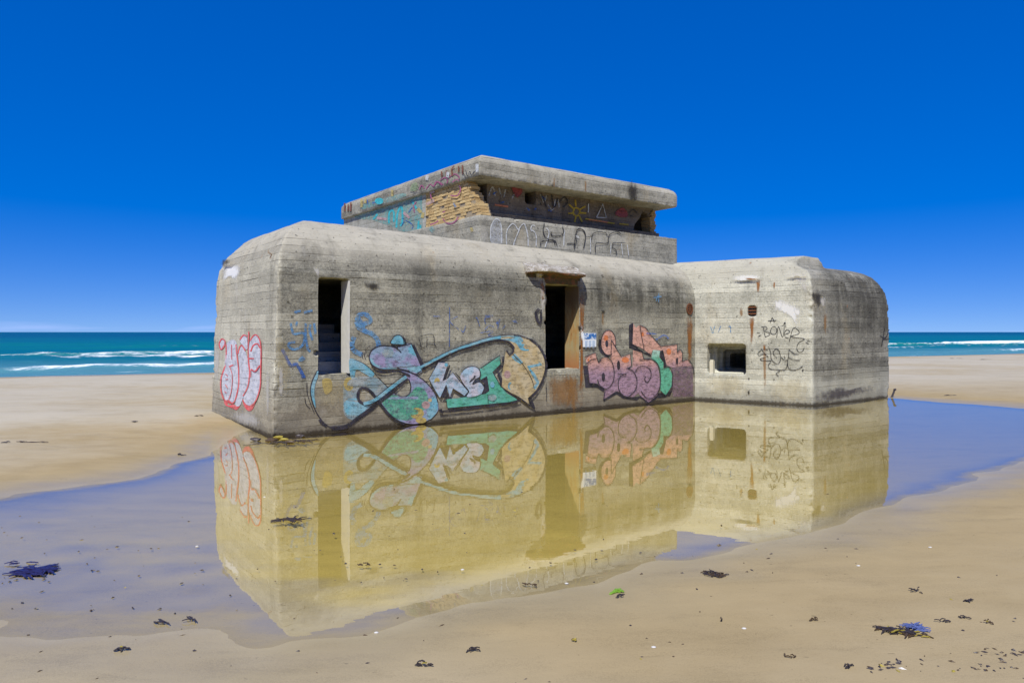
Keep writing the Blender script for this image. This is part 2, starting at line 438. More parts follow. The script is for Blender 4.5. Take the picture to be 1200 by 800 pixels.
# pool of standing water
b = NB("still_pool_water"); P = b.pos()
n = b.noise(b.scale(P, (.8, 2.2, 1)), 1.4, 3, .55)
nr = b.bump(n, .16, .004)
geo = b.n("ShaderNodeNewGeometry"); dt = b.n("ShaderNodeVectorMath", operation='DOT_PRODUCT'); b.set(dt.inputs[0], geo.outputs['Incoming']); b.set(dt.inputs[1], nr)
cs = b.math('ABSOLUTE', dt.outputs['Value']); frv = b.math('MULTIPLY_ADD', b.math('POWER', b.sub(1.0, cs), 2.25), .95, .05)
gl = b.n("ShaderNodeBsdfGlossy"); gl.inputs['Roughness'].default_value = .0; b.set(gl.inputs['Normal'], nr)
tr = b.n("ShaderNodeBsdfTransparent"); tr.inputs[0].default_value = (.97, .95, .86, 1)
mx = b.n("ShaderNodeMixShader"); L2 = b.t.links.new
# the last millimetres of water sink between the grains and stop mirroring
dp = b.add(b.attr('depth').outputs['Fac'], b.mul(b.sub(b.noise(b.scale(P, (1.2, 3.4, 1)), 2.2, 5, .65), .5), .010))
frv = b.mul(frv, b.math('MULTIPLY_ADD', b.step(dp, -.002, .011), .72, .28))
L2(frv, mx.inputs[0]); L2(tr.outputs[0], mx.inputs[1]); L2(gl.outputs[0], mx.inputs[2])
wm = b.finish(mx.outputs[0])
gx = np.arange(-16, 24.01, .11); gy = np.arange(.5, 24.01, .09); GX, GY = np.meshgrid(gx, gy)
gi = np.arange(GX.size).reshape(GX.shape); gq = np.stack([gi[:-1, :-1], gi[:-1, 1:], gi[1:, 1:], gi[1:, :-1]], -1).reshape(-1, 4)
wme = fast_mesh("pool_water", np.stack([GX, GY, GX * 0], -1).reshape(-1, 3), gq, [wm])
at = wme.attributes.new('depth', 'FLOAT', 'POINT'); at.data.foreach_set('value', (-height(GX, GY)).astype('f').ravel())
po = link("pool_water", wme); tag(po, kind="structure")

# ------------------------------------------------------------------ sea
us = axis([(-40000, -4000, 6000), (-4000, -300, 370), (-300, -60, 8), (-60, 110, .45), (110, 300, 6), (300, 4000, 370), (4000, 40000.1, 6000)])
vs_ = axis([(33.5, 48, .22), (48, 80, .22), (80, 160, .8), (160, 500, 6), (500, 3000, 250), (3000, 40000.1, 6200)])
UU, VV = np.meshgrid(us, vs_)
near = np.clip((400 - VV) / 300, 0, 1) * np.clip((400 - np.abs(UU)) / 200, 0, 1)
wob = 2.6 * snoise(UU, VV * 0, 26, 10, 21) + .8 * snoise(UU, VV * 0, 7, 10, 22)
c1 = 66 + wob; c1b = 58.5 + 1.5 * snoise(UU, VV * 0, 19, 10, 27) + .5 * snoise(UU, VV * 0, 5, 10, 28); c2 = 41.5 + 1.3 * snoise(UU, VV * 0, 15, 10, 23) + .35 * snoise(UU, VV * 0, 3.5, 10, 24); c3 = 92 + 3 * snoise(UU, VV * 0, 30, 10, 25)
def crest(c, front, back, h): 
    d = VV - c
    return h * np.where(d < 0, np.exp(-(d / front) ** 2), np.exp(-(d / back) ** 2))
a1 = .55 + .45 * snoise(UU, VV * 0, 17, 10, 31); a2 = .6 + .4 * snoise(UU, VV * 0, 13, 10, 32); a3 = np.clip(snoise(UU, VV * 0, 14, 10, 33) - .1, 0, 1)
Z = crest(c1, .7, 2.6, .20 + .34 * np.clip(a1 + .25, 0, 1)) + crest(c1b, .6, 1.8, .20) + crest(c2, .45, 1.4, .22 * a2 + .06) + crest(c3, 1.2, 3, .30) + crest(118 + wob, 2, 4, .3)
Z = Z + near * (.07 * snoise(UU, VV, 3.1, 1.2, 41) + .05 * snoise(UU, VV, 1.1, .6, 42) + .12 * snoise(UU, VV, 12, 3.4, 43))
Z = Z * np.clip((VV - 35) / 4, 0, 1)
br = snoise(UU, VV, 1.6, .7, 51) * .5 + snoise(UU, VV, .6, .35, 52) * .5
def foamband(c, f, bk, amp): 
    d = VV - c
    return np.clip(np.where(d < 0, np.exp(-(d / f) ** 2), np.exp(-(d / bk) ** 2)) * amp + .35 * br - .30, 0, 1)
foam = np.maximum.reduce([foamband(c1 - .2, .9, .7, 1.65 * np.clip(a1 + .15, 0, 1)), foamband(c1b, 1.0, .7, 1.05 * np.clip(.75 + .4 * snoise(UU, VV * 0, 9, 10, 35), 0, 1)),
    foamband(c1 - 3.4, 1.5, 1.5, .45), foamband(c2 - .1, .40, .45, 1.12 * np.clip(a2, 0, 1)), foamband(c2 - 2.4, 1.0, 1.0, .42), foamband(37.4 + .5 * snoise(UU, VV * 0, 6, 10, 53), .5, .4, .45), foamband(c3, .6, 1.2, 1.5 * a3), foamband(130 + wob, .8, 1.5, 1.6 * np.clip(snoise(UU, VV * 0, 9, 10, 36) - .35, 0, 1))])
green = np.clip(.55 * (crest(c1 + .6, 2.5, 2.5, 1) + crest(c3, 5, 5, .6)) + .35 * snoise(UU, VV, 40, 9, 61), 0, 1)
ex, ey = np.array([.899, .439]), np.array([-.439, .899])
WX = UU * ex[0] + VV * ey[0]; WY = UU * ex[1] + VV * ey[1]
sidx = np.arange(UU.size).reshape(UU.shape)
sf = np.stack([sidx[:-1, :-1], sidx[:-1, 1:], sidx[1:, 1:], sidx[1:, :-1]], -1).reshape(-1, 4)
b = NB("sea_water"); P = b.pos(); x, y, z = b.sep(P)
v = b.add(b.mul(x, -.439), b.mul(y, .899)); u = b.add(b.mul(x, .899), b.mul(y, .439)); PV = b.comb(u, v, z)
far = b.step(v, 60.0, 420.0); shal = b.step(v, 62.0, 38.0)
pat = b.noise(b.scale(PV, (.02, .09, 1)), 1.0, 5, .6)
c = b.mix(b.add(b.mul(far, .8), b.mul(b.sub(pat, .5), .9)), (.0, .122, .180), (.0, .060, .145))
c = b.mix(b.attr('green').outputs['Fac'], c, (.004, .185, .150))
c = b.mix(b.mul(shal, .7), c, (.10, .26, .31))
fo = b.attr('foam').outputs['Fac']; fn = b.noise(b.scale(PV, (1.0, 3.4, 3)), 1.3, 6, .75)
ff = b.mul(b.step(b.add(fo, b.mul(b.sub(fn, .5), 1.5)), .28, .90), .94)
c = b.mix(ff, c, (.86, .88, .90))
wv = b.noise(b.scale(PV, (.5, 1.6, 1)), 1.5, 5, .65)
nr = b.bump(wv, .8, .22)
sea_m = b.finish(b.principled(c, b.math('MULTIPLY_ADD', ff, .4, .45), b.math('MULTIPLY_ADD', ff, .0, .18), nr))
sme = fast_mesh("sea", np.stack([WX, WY, SEA_Z + Z], -1).reshape(-1, 3), sf, [sea_m])
for nm, arr in (("foam", foam), ("green", green)):
    at = sme.attributes.new(nm, 'FLOAT', 'POINT'); at.data.foreach_set('value', arr.astype('f').ravel())
seo = link("sea", sme); tag(seo, kind="structure")

# ------------------------------------------------------------------ bunker
bunker = bpy.data.objects.new("bunker", None); col.objects.link(bunker)
bunker.location = (AX, AY, 0); bunker.rotation_euler = (0, 0, math.atan2(ST, CT)); bunker.empty_display_size = .3
tag(bunker, "weathered grey concrete bunker with graffiti and a square lookout tower, standing in the beach pool", "bunker")

# planes, all in bunker coordinates: origin, outward normal
Bl, Cl, Dl = (10.617, 0.0), (11.566, -2.587), (15.136, -2.677)
ubc = (Vector(Cl) - Vector(Bl)).normalized(); nbc = Vector((ubc.y, -ubc.x))
ucd = (Vector(Dl) - Vector(Cl)).normalized(); ncd = Vector((ucd.y, -ucd.x))
T0, T1, S0, S1 = 4.87, 11.41, 1.21, 8.67
BAND_S = S0 + .6
PL = {
 'front': ((0, 0, 0), (0, -1, 0)), 'left': ((0, 0, 0), Vector((-1, 0, .0365)).normalized()),
 'bc': ((Bl[0], Bl[1], 0), (nbc.x, nbc.y, 0)), 'cd': ((Cl[0], Cl[1], 0), (ncd.x, ncd.y, 0)),
 'plinth': ((T0, S0, 0), (0, -1, 0)), 'slab_left': ((T0, S0, 0), (-1, 0, 0)), 'side': ((T0 + .10, S0, 0), (-1, 0, 0)),
 'brick': ((T0 + .065, S0, 0), (-1, 0, 0)), 'band': ((T0, BAND_S, 0), (0, -1, 0)), 'plinth_left': ((T0, S0, 0), (-1, 0, 0)),
}
camL = Vector((*to_local(0, 0), EYE))
def unproj(px, plane, off=0.0):
    x, y = px; r = ray(x, y); a = to_local(r[0] , r[1]); o = to_local(0, 0)
    dv = Vector((a[0] - o[0], a[1] - o[1], r[2]))
    po_, nn = PL[plane]; po_, nn = Vector(po_), Vector(nn)
    k = (po_ + nn * off - camL).dot(nn) / dv.dot(nn)
    return camL + dv * k

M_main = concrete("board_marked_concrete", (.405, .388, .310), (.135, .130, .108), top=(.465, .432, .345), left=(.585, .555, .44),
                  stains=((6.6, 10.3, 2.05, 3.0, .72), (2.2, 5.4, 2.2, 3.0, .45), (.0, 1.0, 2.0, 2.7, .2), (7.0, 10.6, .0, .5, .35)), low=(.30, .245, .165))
M_wing = concrete("pale_wing_concrete", (.585, .575, .485), (.285, .282, .238), top=(.45, .43, .35), top_z=(2.75, 3.2),
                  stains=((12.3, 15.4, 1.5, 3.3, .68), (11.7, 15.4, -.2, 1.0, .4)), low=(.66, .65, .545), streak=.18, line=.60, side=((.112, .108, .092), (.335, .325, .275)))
M_tower = concrete("tower_concrete", (.385, .368, .305), (.150, .144, .118), top=(.43, .405, .325), top_z=(5.35, 5.65), water=False,
                  stains=((9.6, 9.95, 4.9, 5.75, .6),), streak=.4)
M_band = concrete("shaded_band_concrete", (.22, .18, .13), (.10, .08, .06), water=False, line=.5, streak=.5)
M_dark = concrete("inner_concrete", (.52, .50, .46), (.34, .33, .31), water=False, line=.3)

# --- main block
rowsF = [(-.7, 0), (0, 0), (2.70, 0), (2.95, .05), (3.15, .13), (3.33, .25), (3.48, .40), (3.60, .58), (3.70, .80), (3.75, 1.05), (3.77, 1.35)]
rowsL = [-.02, 0, .10, .14, .21, .31, .46, .62, .82, 1.05, 1.35]
mainP = [(0, 0), (12.6, 0), (12.6, 3.84), (0, 3.84)]
rows = [(z, [e, e * .6, e, l]) for (z, e), l in zip(rowsF, rowsL)]
cuts = [box_vf((.784, -.5, .985), (1.335, .34, 2.60)), box_vf((.42, .30, .72), (3.1, 3.2, 2.66)),
        box_vf((5.74, -.5, .90), (6.67, .48, 2.71)), box_vf((5.2, .43, .70), (8.6, 3.3, 2.76))]
def unsettle(vf): return [(x, y, z / (1 - .0058 * x)) for x, y, z in vf[0]], vf[1]
# blunt chips round the openings
for (t, z, r_) in ((5.70, 2.35, .07), (5.72, 1.9, .05), (6.72, 1.75, .06), (6.72, 1.35, .05), (.74, 1.35, .05), (1.36, 1.0, .06), (5.9, 2.72, .08), (6.5, 2.74, .08), (6.1, .90, .05)):
    p = [(t + r_ * math.cos(a) * random.uniform(.7, 1.3), -.02, z + r_ * math.sin(a) * random.uniform(.7, 1.3)) for a in [k * math.tau / 6 for k in range(6)]]
    cuts.append(prism_vf(p, (0, .14, 0)))
for (t, z) in ((8.05, 2.28), (2.2, 1.05), (2.15, 2.35), (2.28, 2.33)):
    p = [(t + .035 * math.cos(a), -.02, z + .035 * math.sin(a)) for a in [k * math.tau / 6 for k in range(6)]]
    cuts.append(prism_vf(p, (0, .12, 0)))
cuts += [prism_vf([(-.3, 3.30, 2.98), (.50, 3.30, 3.42), (.50, 4.2, 3.30), (-.3, 4.2, 3.02)], (.0, .0, .6)), prism_vf([(-.2, 3.2, 3.0), (-.2, 4.1, 3.0), (.20, 4.1, 3.0), (.17, 3.55, 3.0)], (0, 0, .09))]
cuts = [unsettle(c_) for c_ in cuts]
me = solid(bullnose(mainP, rows), cuts, .030)
def settle(co):
    co = co.copy(); co[:, 2] = np.where(co[:, 2] > 0, co[:, 2] * (1 - .0058 * co[:, 0]), co[:, 2]); return co
erode(me, [lambda c: np.hypot(np.maximum(c[:, 0] - .04 * c[:, 2], 0), c[:, 1]), lambda c: np.hypot(c[:, 0] - .04 * c[:, 2], c[:, 1] - 3.84)], amp=.014, chip=.15, fn=settle)
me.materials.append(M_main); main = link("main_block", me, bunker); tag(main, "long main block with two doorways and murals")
bvh_main = BVHTree.FromPolygons([v.co[:] for v in me.vertices], [p.vertices[:] for p in me.polygons])

rear = MB(); rear.add(bullnose([(1.9, 3.2), (13.4, 3.2), (13.4, 9.4), (1.9, 9.4)], [(z - .03 if z > 3 else z, [e] * 4) for z, e in rowsF]))
rear.build("rear_block", M_main, bunker)

# stairs inside the small doorway
st = MB()
for k in range(5): st.box((.50, .62 + .26 * k, .70), (1.75, 3.1, 1.00 + .17 * (k + 1)))
st.build("stairs", M_dark, main)
jm = MB(); jm.box((1.322, .008, .99), (1.345, .325, 2.585)); jm.build("door_jamb", plain("whitewashed_render", (.46, .45, .42), (.66, .65, .60), 9), main)  # whitish plate also stands for the sunlit strip on the right jamb
bj = NB("rusty_jamb_painted_shade"); P = bj.pos(); x, y, z = bj.sep(P); n1 = bj.noise(bj.scale(P, (1, 1.4, .5)), 5, 5, .7)
c = bj.mix(bj.step(n1, .36, .62), (.36, .30, .16), (.38, .22, .08)); c = bj.mix(bj.step(bj.add(z, bj.mul(n1, .8)), 1.75, 1.25), c, (.36, .15, .06)); c = bj.mix(bj.mul(bj.step(n1, .60, .70), .8), c, (.15, .06, .03)); c = bj.mix(bj.mul(bj.step(bj.add(z, bj.mul(n1, .5)), 2.1, 2.7), .85), c, (.09, .07, .05))  # rust below; dark upper jamb is the lintel's shadow put into the colour
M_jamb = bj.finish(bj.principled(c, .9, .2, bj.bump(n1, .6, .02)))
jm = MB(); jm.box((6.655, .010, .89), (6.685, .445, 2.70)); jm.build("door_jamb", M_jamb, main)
# wall panel below the big doorway: patched, a touch proud
# --- hood over the big doorway: broken edge of the roof
hd = MB(); N = 22
def hood():
    V = []; Fc = []
    for i in range(N + 1):
        f = i / N; t = 5.25 + 1.50 * f; j = mn.noise(Vector((t * 4.1, 0, 3))) * .06 + mn.noise(Vector((t * 11, 2, 3))) * .035
        tip = min(1, 3.2 * f + .25) * min(1, 5 * (1 - f) + .35)
        lip = -.30 * tip + j; zz = 2.965 - .006 * i / 3 + .02 * math.sin(7 * f)
        th = .045 + .03 * mn.noise(Vector((t * 6, 5, 1)))
        ins = 5.755 < t < 6.665
        V += [(t, .12, 2.725), (t, -.012 if ins else .05, 2.725 + .02 * j), (t, -.012 if ins else .05, zz - .06), (t, lip + .06, zz - .035), (t, lip, zz - .02 + j * .3), (t, lip + .015, zz + th * .6), (t, lip + .12, zz + th + .02 + j * .3), (t, .06 + j * .5, zz + .13 + .3 * j), (t, .30, 3.19)]
    m = 9
    for i in range(N):
        for k in range(m - 1): Fc.append((i * m + k, (i + 1) * m + k, (i + 1) * m + k + 1, i * m + k + 1))
        Fc.append((i * m + m - 1, (i + 1) * m + m - 1, (i + 1) * m, i * m))
    Fc.append(tuple(reversed(range(m)))); Fc.append(tuple(range(N * m, N * m + m)))
    return V, Fc
bh = NB("spalled_concrete"); P = bh.pos(); x, y, z = bh.sep(P)
n1 = bh.noise(P, 9, 5, .7); n2 = bh.noise(P, 26, 4, .7)
c = bh.mix(bh.step(n1, .42, .68), (.30, .265, .21), (.58, .56, .52))
c = bh.dark(c, bh.mul(bh.step(n2, .60, .72), .75))
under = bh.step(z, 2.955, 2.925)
c = bh.mix(bh.mul(under, .95), c, bh.mix(bh.step(n1, .46, .60), (.075, .060, .030), (.17, .065, .028)))  # dark underside: the hood's own shade put into the colour, with rust patches
hoodm = bh.finish(bh.principled(c, .95, .2, bh.bump(bh.add(n1, bh.mul(n2, .5)), 1.0, .05)))
hd.add(hood())
ho = hd.build("door_hood", hoodm, main); tag(ho, "broken rusty hood over the larger doorway")
# loose spalls on top of the hood
for k in range(14):
    sp = MB()
    t = random.uniform(5.3, 6.75); s = random.uniform(.0, .42); zz = 3.06 + s * .50 + random.uniform(-.03, .0); r_ = random.uniform(.025, .055)
    pts = [(t + r_ * math.cos(a) * random.uniform(.6, 1.4), s + r_ * .8 * math.sin(a) * random.uniform(.6, 1.3), zz) for a in [q * math.tau / 5 for q in range(5)]]
    sp.add(prism_vf(pts, (0, 0, -random.uniform(.05, .09)))); sp.build("spalled_lump", hoodm, ho)

# --- gun wing
wp = [(10.30, .86), Cl, Dl, (15.3, 3.7), (10.30, 3.7)]
zs_ = [-.7, 0, 2.40, 2.60, 2.80, 3.00, 3.15, 3.25, 3.32, 3.36]
eBC = [0, 0, 0, .005, .02, .06, .13, .20, .28, .36]; eCD = [0, 0, 0, .02, .06, .13, .22, .36, .56, .82]; eDE = [0, 0, .02, .07, .16, .30, .46, .64, .85, 1.15]
wrows = [(z, [a, c_, d, d, 0]) for z, a, c_, d in zip(zs_, eBC, eCD, eDE)]
rp = [(10.30, .86), Cl, tuple(Vector(Cl) + Vector((1.55, -.04))), (11.55, .86)]
ridge = bullnose(rp, [(2.0, [.01, .02, .0, .0]), (2.95, [.05, .05, 0, 0]), (3.15, [.12, .17, 0, .0]), (3.28, [.19, .44, .04, .0]), (3.40, [.30, .47, .1, .0]), (3.49, [.43, .48, .15, .0]), (3.54, [.60, .49, .2, .0])])
def bc_point(u, z, depth=0.0):
    p = Vector(Bl) + ubc * u - nbc * depth; return Vector((p.x, p.y, z))
def bc_box(u0, u1, z0, z1, d0, d1):
    pts = [bc_point(u0, z0, d0), bc_point(u1, z0, d0), bc_point(u1, z1, d0), bc_point(u0, z1, d0)]
    return prism_vf(pts, (-nbc.x * (d1 - d0), -nbc.y * (d1 - d0), 0))
def bc_u(p): return (Vector((p.x, p.y)) - Vector(Bl)).dot(ubc)
pa, pb = unproj((829.0, 437.3), 'bc'), unproj((873.3, 403.7), 'bc'); u0, u1, z0, z1 = bc_u(pa), bc_u(pb), pa.z, pb.z
wcuts = [bc_box(u0, u1, z0, z1, -.2, .46), bc_box(u0 + .10, u1 - .02, z0 + .03, z1 - .08, .3, .74), bc_box(u0 + .17, u1 - .05, z0 + .05, z1 - .15, .6, 1.0), bc_box(u0 + .28, u1 - .12, z0 + .10, z1 - .25, .9, 1.9)]
va, vb = unproj((876.5, 370.5), 'bc'), unproj((886.0, 358.2), 'bc'); w0, w1, y0, y1 = bc_u(va), bc_u(vb), va.z, vb.z
wcuts.append(bc_box(w0, w1, y0, y1, -.2, .22))
me = solid(bullnose(wp, wrows), wcuts, .034, [ridge])
def wing_tilt(co):
    co = co.copy(); k = np.clip(co[:, 0] - 11.6, 0, 9); co[:, 2] = np.where(co[:, 2] > 1, co[:, 2] - (co[:, 2] - 1) * .0060 * k, co[:, 2]); return co
erode(me, [lambda c: np.hypot(c[:, 0] - Cl[0], c[:, 1] - Cl[1]) + np.clip(1.9 - c[:, 2], 0, .14), lambda c: np.hypot(c[:, 0] - Dl[0], c[:, 1] - Dl[1])], amp=.010, chip=.16, fn=wing_tilt)
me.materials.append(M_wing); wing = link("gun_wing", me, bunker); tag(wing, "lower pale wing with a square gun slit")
bvh_wing = BVHTree.FromPolygons([v.co[:] for v in me.vertices], [p.vertices[:] for p in me.polygons])
# render lump standing in the gun slit
M_lime = plain("lime_render", (.50, .47, .36), (.64, .60, .48), 14)
pk = MB(); pk.add(bc_box(u0 + .035, u0 + .125, z0 - .01, z0 + .30, .06, .20)); pk.add(bc_box(u0 + .045, u0 + .115, z0 + .29, z0 + .335, .08, .19))
pk.build("stub_post", M_lime, wing)

# --- rusty vents
M_rust = plain("rusted_iron", (.055, .022, .012), (.20, .075, .03), 30, .85)
g = MB()
for k in range(3):
    zz = y0 + (y1 - y0) * (.18 + .31 * k); g.add(bc_box(w0 - .002, w1 + .002, zz, zz + .034, .02, .10))
g.build("vent_grille", M_rust, wing)
vc = unproj((808, 362), 'front', .0)
g = MB(); n = 18
for k in range(n):
    a0, a1 = k * math.tau / n, (k + 1) * math.tau / n
    p = lambda r_, a: (vc.x + r_ * math.cos(a), -.02, vc.z + r_ * 1.25 * math.sin(a))
    g.add(prism_vf([p(.085, a0), p(.115, a0), p(.115, a1), p(.085, a1)], (0, .06, 0)))
for k in range(-2, 3):
    hw = math.sqrt(max(.0, 1 - (k * .042 / .12) ** 2)) * .10
    g.box((vc.x - hw, -.012, vc.z + k * .047 - .012), (vc.x + hw, .03, vc.z + k * .047 + .012))
g.box((vc.x - .012, -.015, vc.z - .11), (vc.x + .012, .02, vc.z + .11))
g.build("vent_grille", M_rust, main)

# --- observation tower
core = MB()
hole_a = unproj((616, 238), 'band'); hole_b = unproj((628, 222), 'band')
gap = [unproj(p, 'band', .1) for p in ((746, 270), (768.5, 271.5), (766.5, 259), (762, 250), (757, 247), (753, 256), (748, 262))]
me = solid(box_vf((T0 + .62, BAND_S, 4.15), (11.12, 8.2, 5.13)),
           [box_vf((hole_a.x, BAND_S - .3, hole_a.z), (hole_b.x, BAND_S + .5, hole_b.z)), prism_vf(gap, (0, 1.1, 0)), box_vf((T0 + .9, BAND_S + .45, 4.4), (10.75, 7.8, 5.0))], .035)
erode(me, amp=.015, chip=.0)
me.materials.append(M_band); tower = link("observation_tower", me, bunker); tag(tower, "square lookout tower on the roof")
slabP = [(T0, S0), (T1, S0), (T1, S1), (T0, S1)]
me = solid(bullnose(slabP, [(z, [e] * 4) for z, e in ((5.09, .02), (5.12, 0), (5.40, 0), (5.49, .03), (5.55, .08), (5.60, .16), (5.63, .28), (5.64, .45))]), (), .036)
erode(me, [lambda c: np.hypot(c[:, 0] - T0, c[:, 1] - S0), lambda c: np.hypot(c[:, 1] - S0, c[:, 2] - 5.09), lambda c: np.hypot(c[:, 0] - T0, c[:, 2] - 5.09)], amp=.008, chip=.05)
me.materials.append(M_tower); slab = link("roof_slab", me, tower)
me = solid(bullnose([(T0, S0), (T1 - .02, S0), (T1 - .02, S1), (T0, S1)], [(3.2, [0] * 4), (4.24, [0] * 4), (4.26, [.02] * 4)]), (), .036)
erode(me, [lambda c: np.hypot(c[:, 0] - T0, c[:, 1] - S0), lambda c: np.hypot(c[:, 1] - S0, c[:, 2] - 4.26)], amp=.008, chip=.05)
me.materials.append(M_tower); plinth = link("plinth", me, tower)
ledge = MB(); ledge.box((T0 + .35, BAND_S - .14, 4.20), (11.17, BAND_S + .3, 4.42)); ledge.build("ledge", M_band, tower)
sw = MB(); sw.box((T0 + .10, S0 + 2.50, 4.0), (T0 + .45, S1 - .02, 5.12))
side = sw.build("side_wall", concrete("painted_side_concrete", (.42, .42, .37), (.26, .25, .21), water=False), tower)

# brick infill: real bricks, the near end broken away on a slant
bk = NB("yellow_brick"); at = bk.attr('tint'); P = bk.pos(); n1 = bk.noise(P, 24, 4, .7)
c = bk.mix(at.outputs['Fac'], (.40, .27, .12), (.58, .43, .21)); c = bk.dark(c, bk.mul(bk.step(n1, .55, .72), .45))
M_brick = bk.finish(bk.principled(c, .92, .2, bk.bump(n1, .7, .02)))
M_mortar = plain("old_mortar", (.24, .19, .12), (.38, .31, .21), 18)
V, Fc, tint, mi = [], [], [], []
def brick(a, b_, tv, m):
    v_, f_ = box_vf(a, b_); o = len(V)
    V.extend([(p[0] + random.uniform(-.006, .006), p[1] + random.uniform(-.008, .008), p[2] + random.uniform(-.004, .004)) if m == 0 else p for p in v_])
    Fc.extend([tuple(i + o for i in f) for f in f_]); tint.extend([tv] * 6); mi.extend([m] * 6)
course = .072; nz = 12
for r_ in range(nz):
    z0_ = 4.262 + r_ * course; fr_ = r_ / (nz - 1)
    q0 = .06 + .62 * fr_ + random.uniform(-.07, .05); q1 = 2.50
    q = q0 - (.115 if r_ % 2 else 0)
    while q < q1 - .03:
        ln = .225; qa, qb = max(q, q0), min(q + ln, q1)
        if qb - qa > .03:
            out = random.gauss(0, .006) + (.03 if random.random() < .08 else 0)
            brick((T0 + .10 + out, S0 + qa + .006, z0_ + .005), (T0 + .34, S0 + qb - .006, z0_ + course - .007), min(1, max(0, random.gauss(.55, .28))), 0)
        q += ln + .006
    brick((T0 + .118, S0 + q0 + .05, z0_), (T0 + .40, S0 + q1, z0_ + course), .4, 1)
me = mesh_from("brick_infill", V, Fc, [M_brick, M_mortar], mi)
a_ = me.attributes.new('tint', 'FLOAT', 'FACE'); a_.data.foreach_set('value', tint)
brickw = link("brick_infill", me, tower); tag(brickw, "yellow brick infill with a broken end")
# broken bricks at the right-hand gap
gb = MB()
for k in range(13):
    zz = 4.44 + .047 * k; e = random.uniform(-.05, .05)
    gb.box((10.98 + e - .04 * math.sin(k * .3), BAND_S - .04 + random.uniform(-.02, .02), zz), (11.12 + random.uniform(-.03, .05), BAND_S + .28, zz + .042))
gb.build("broken_bricks", M_brick, tower)

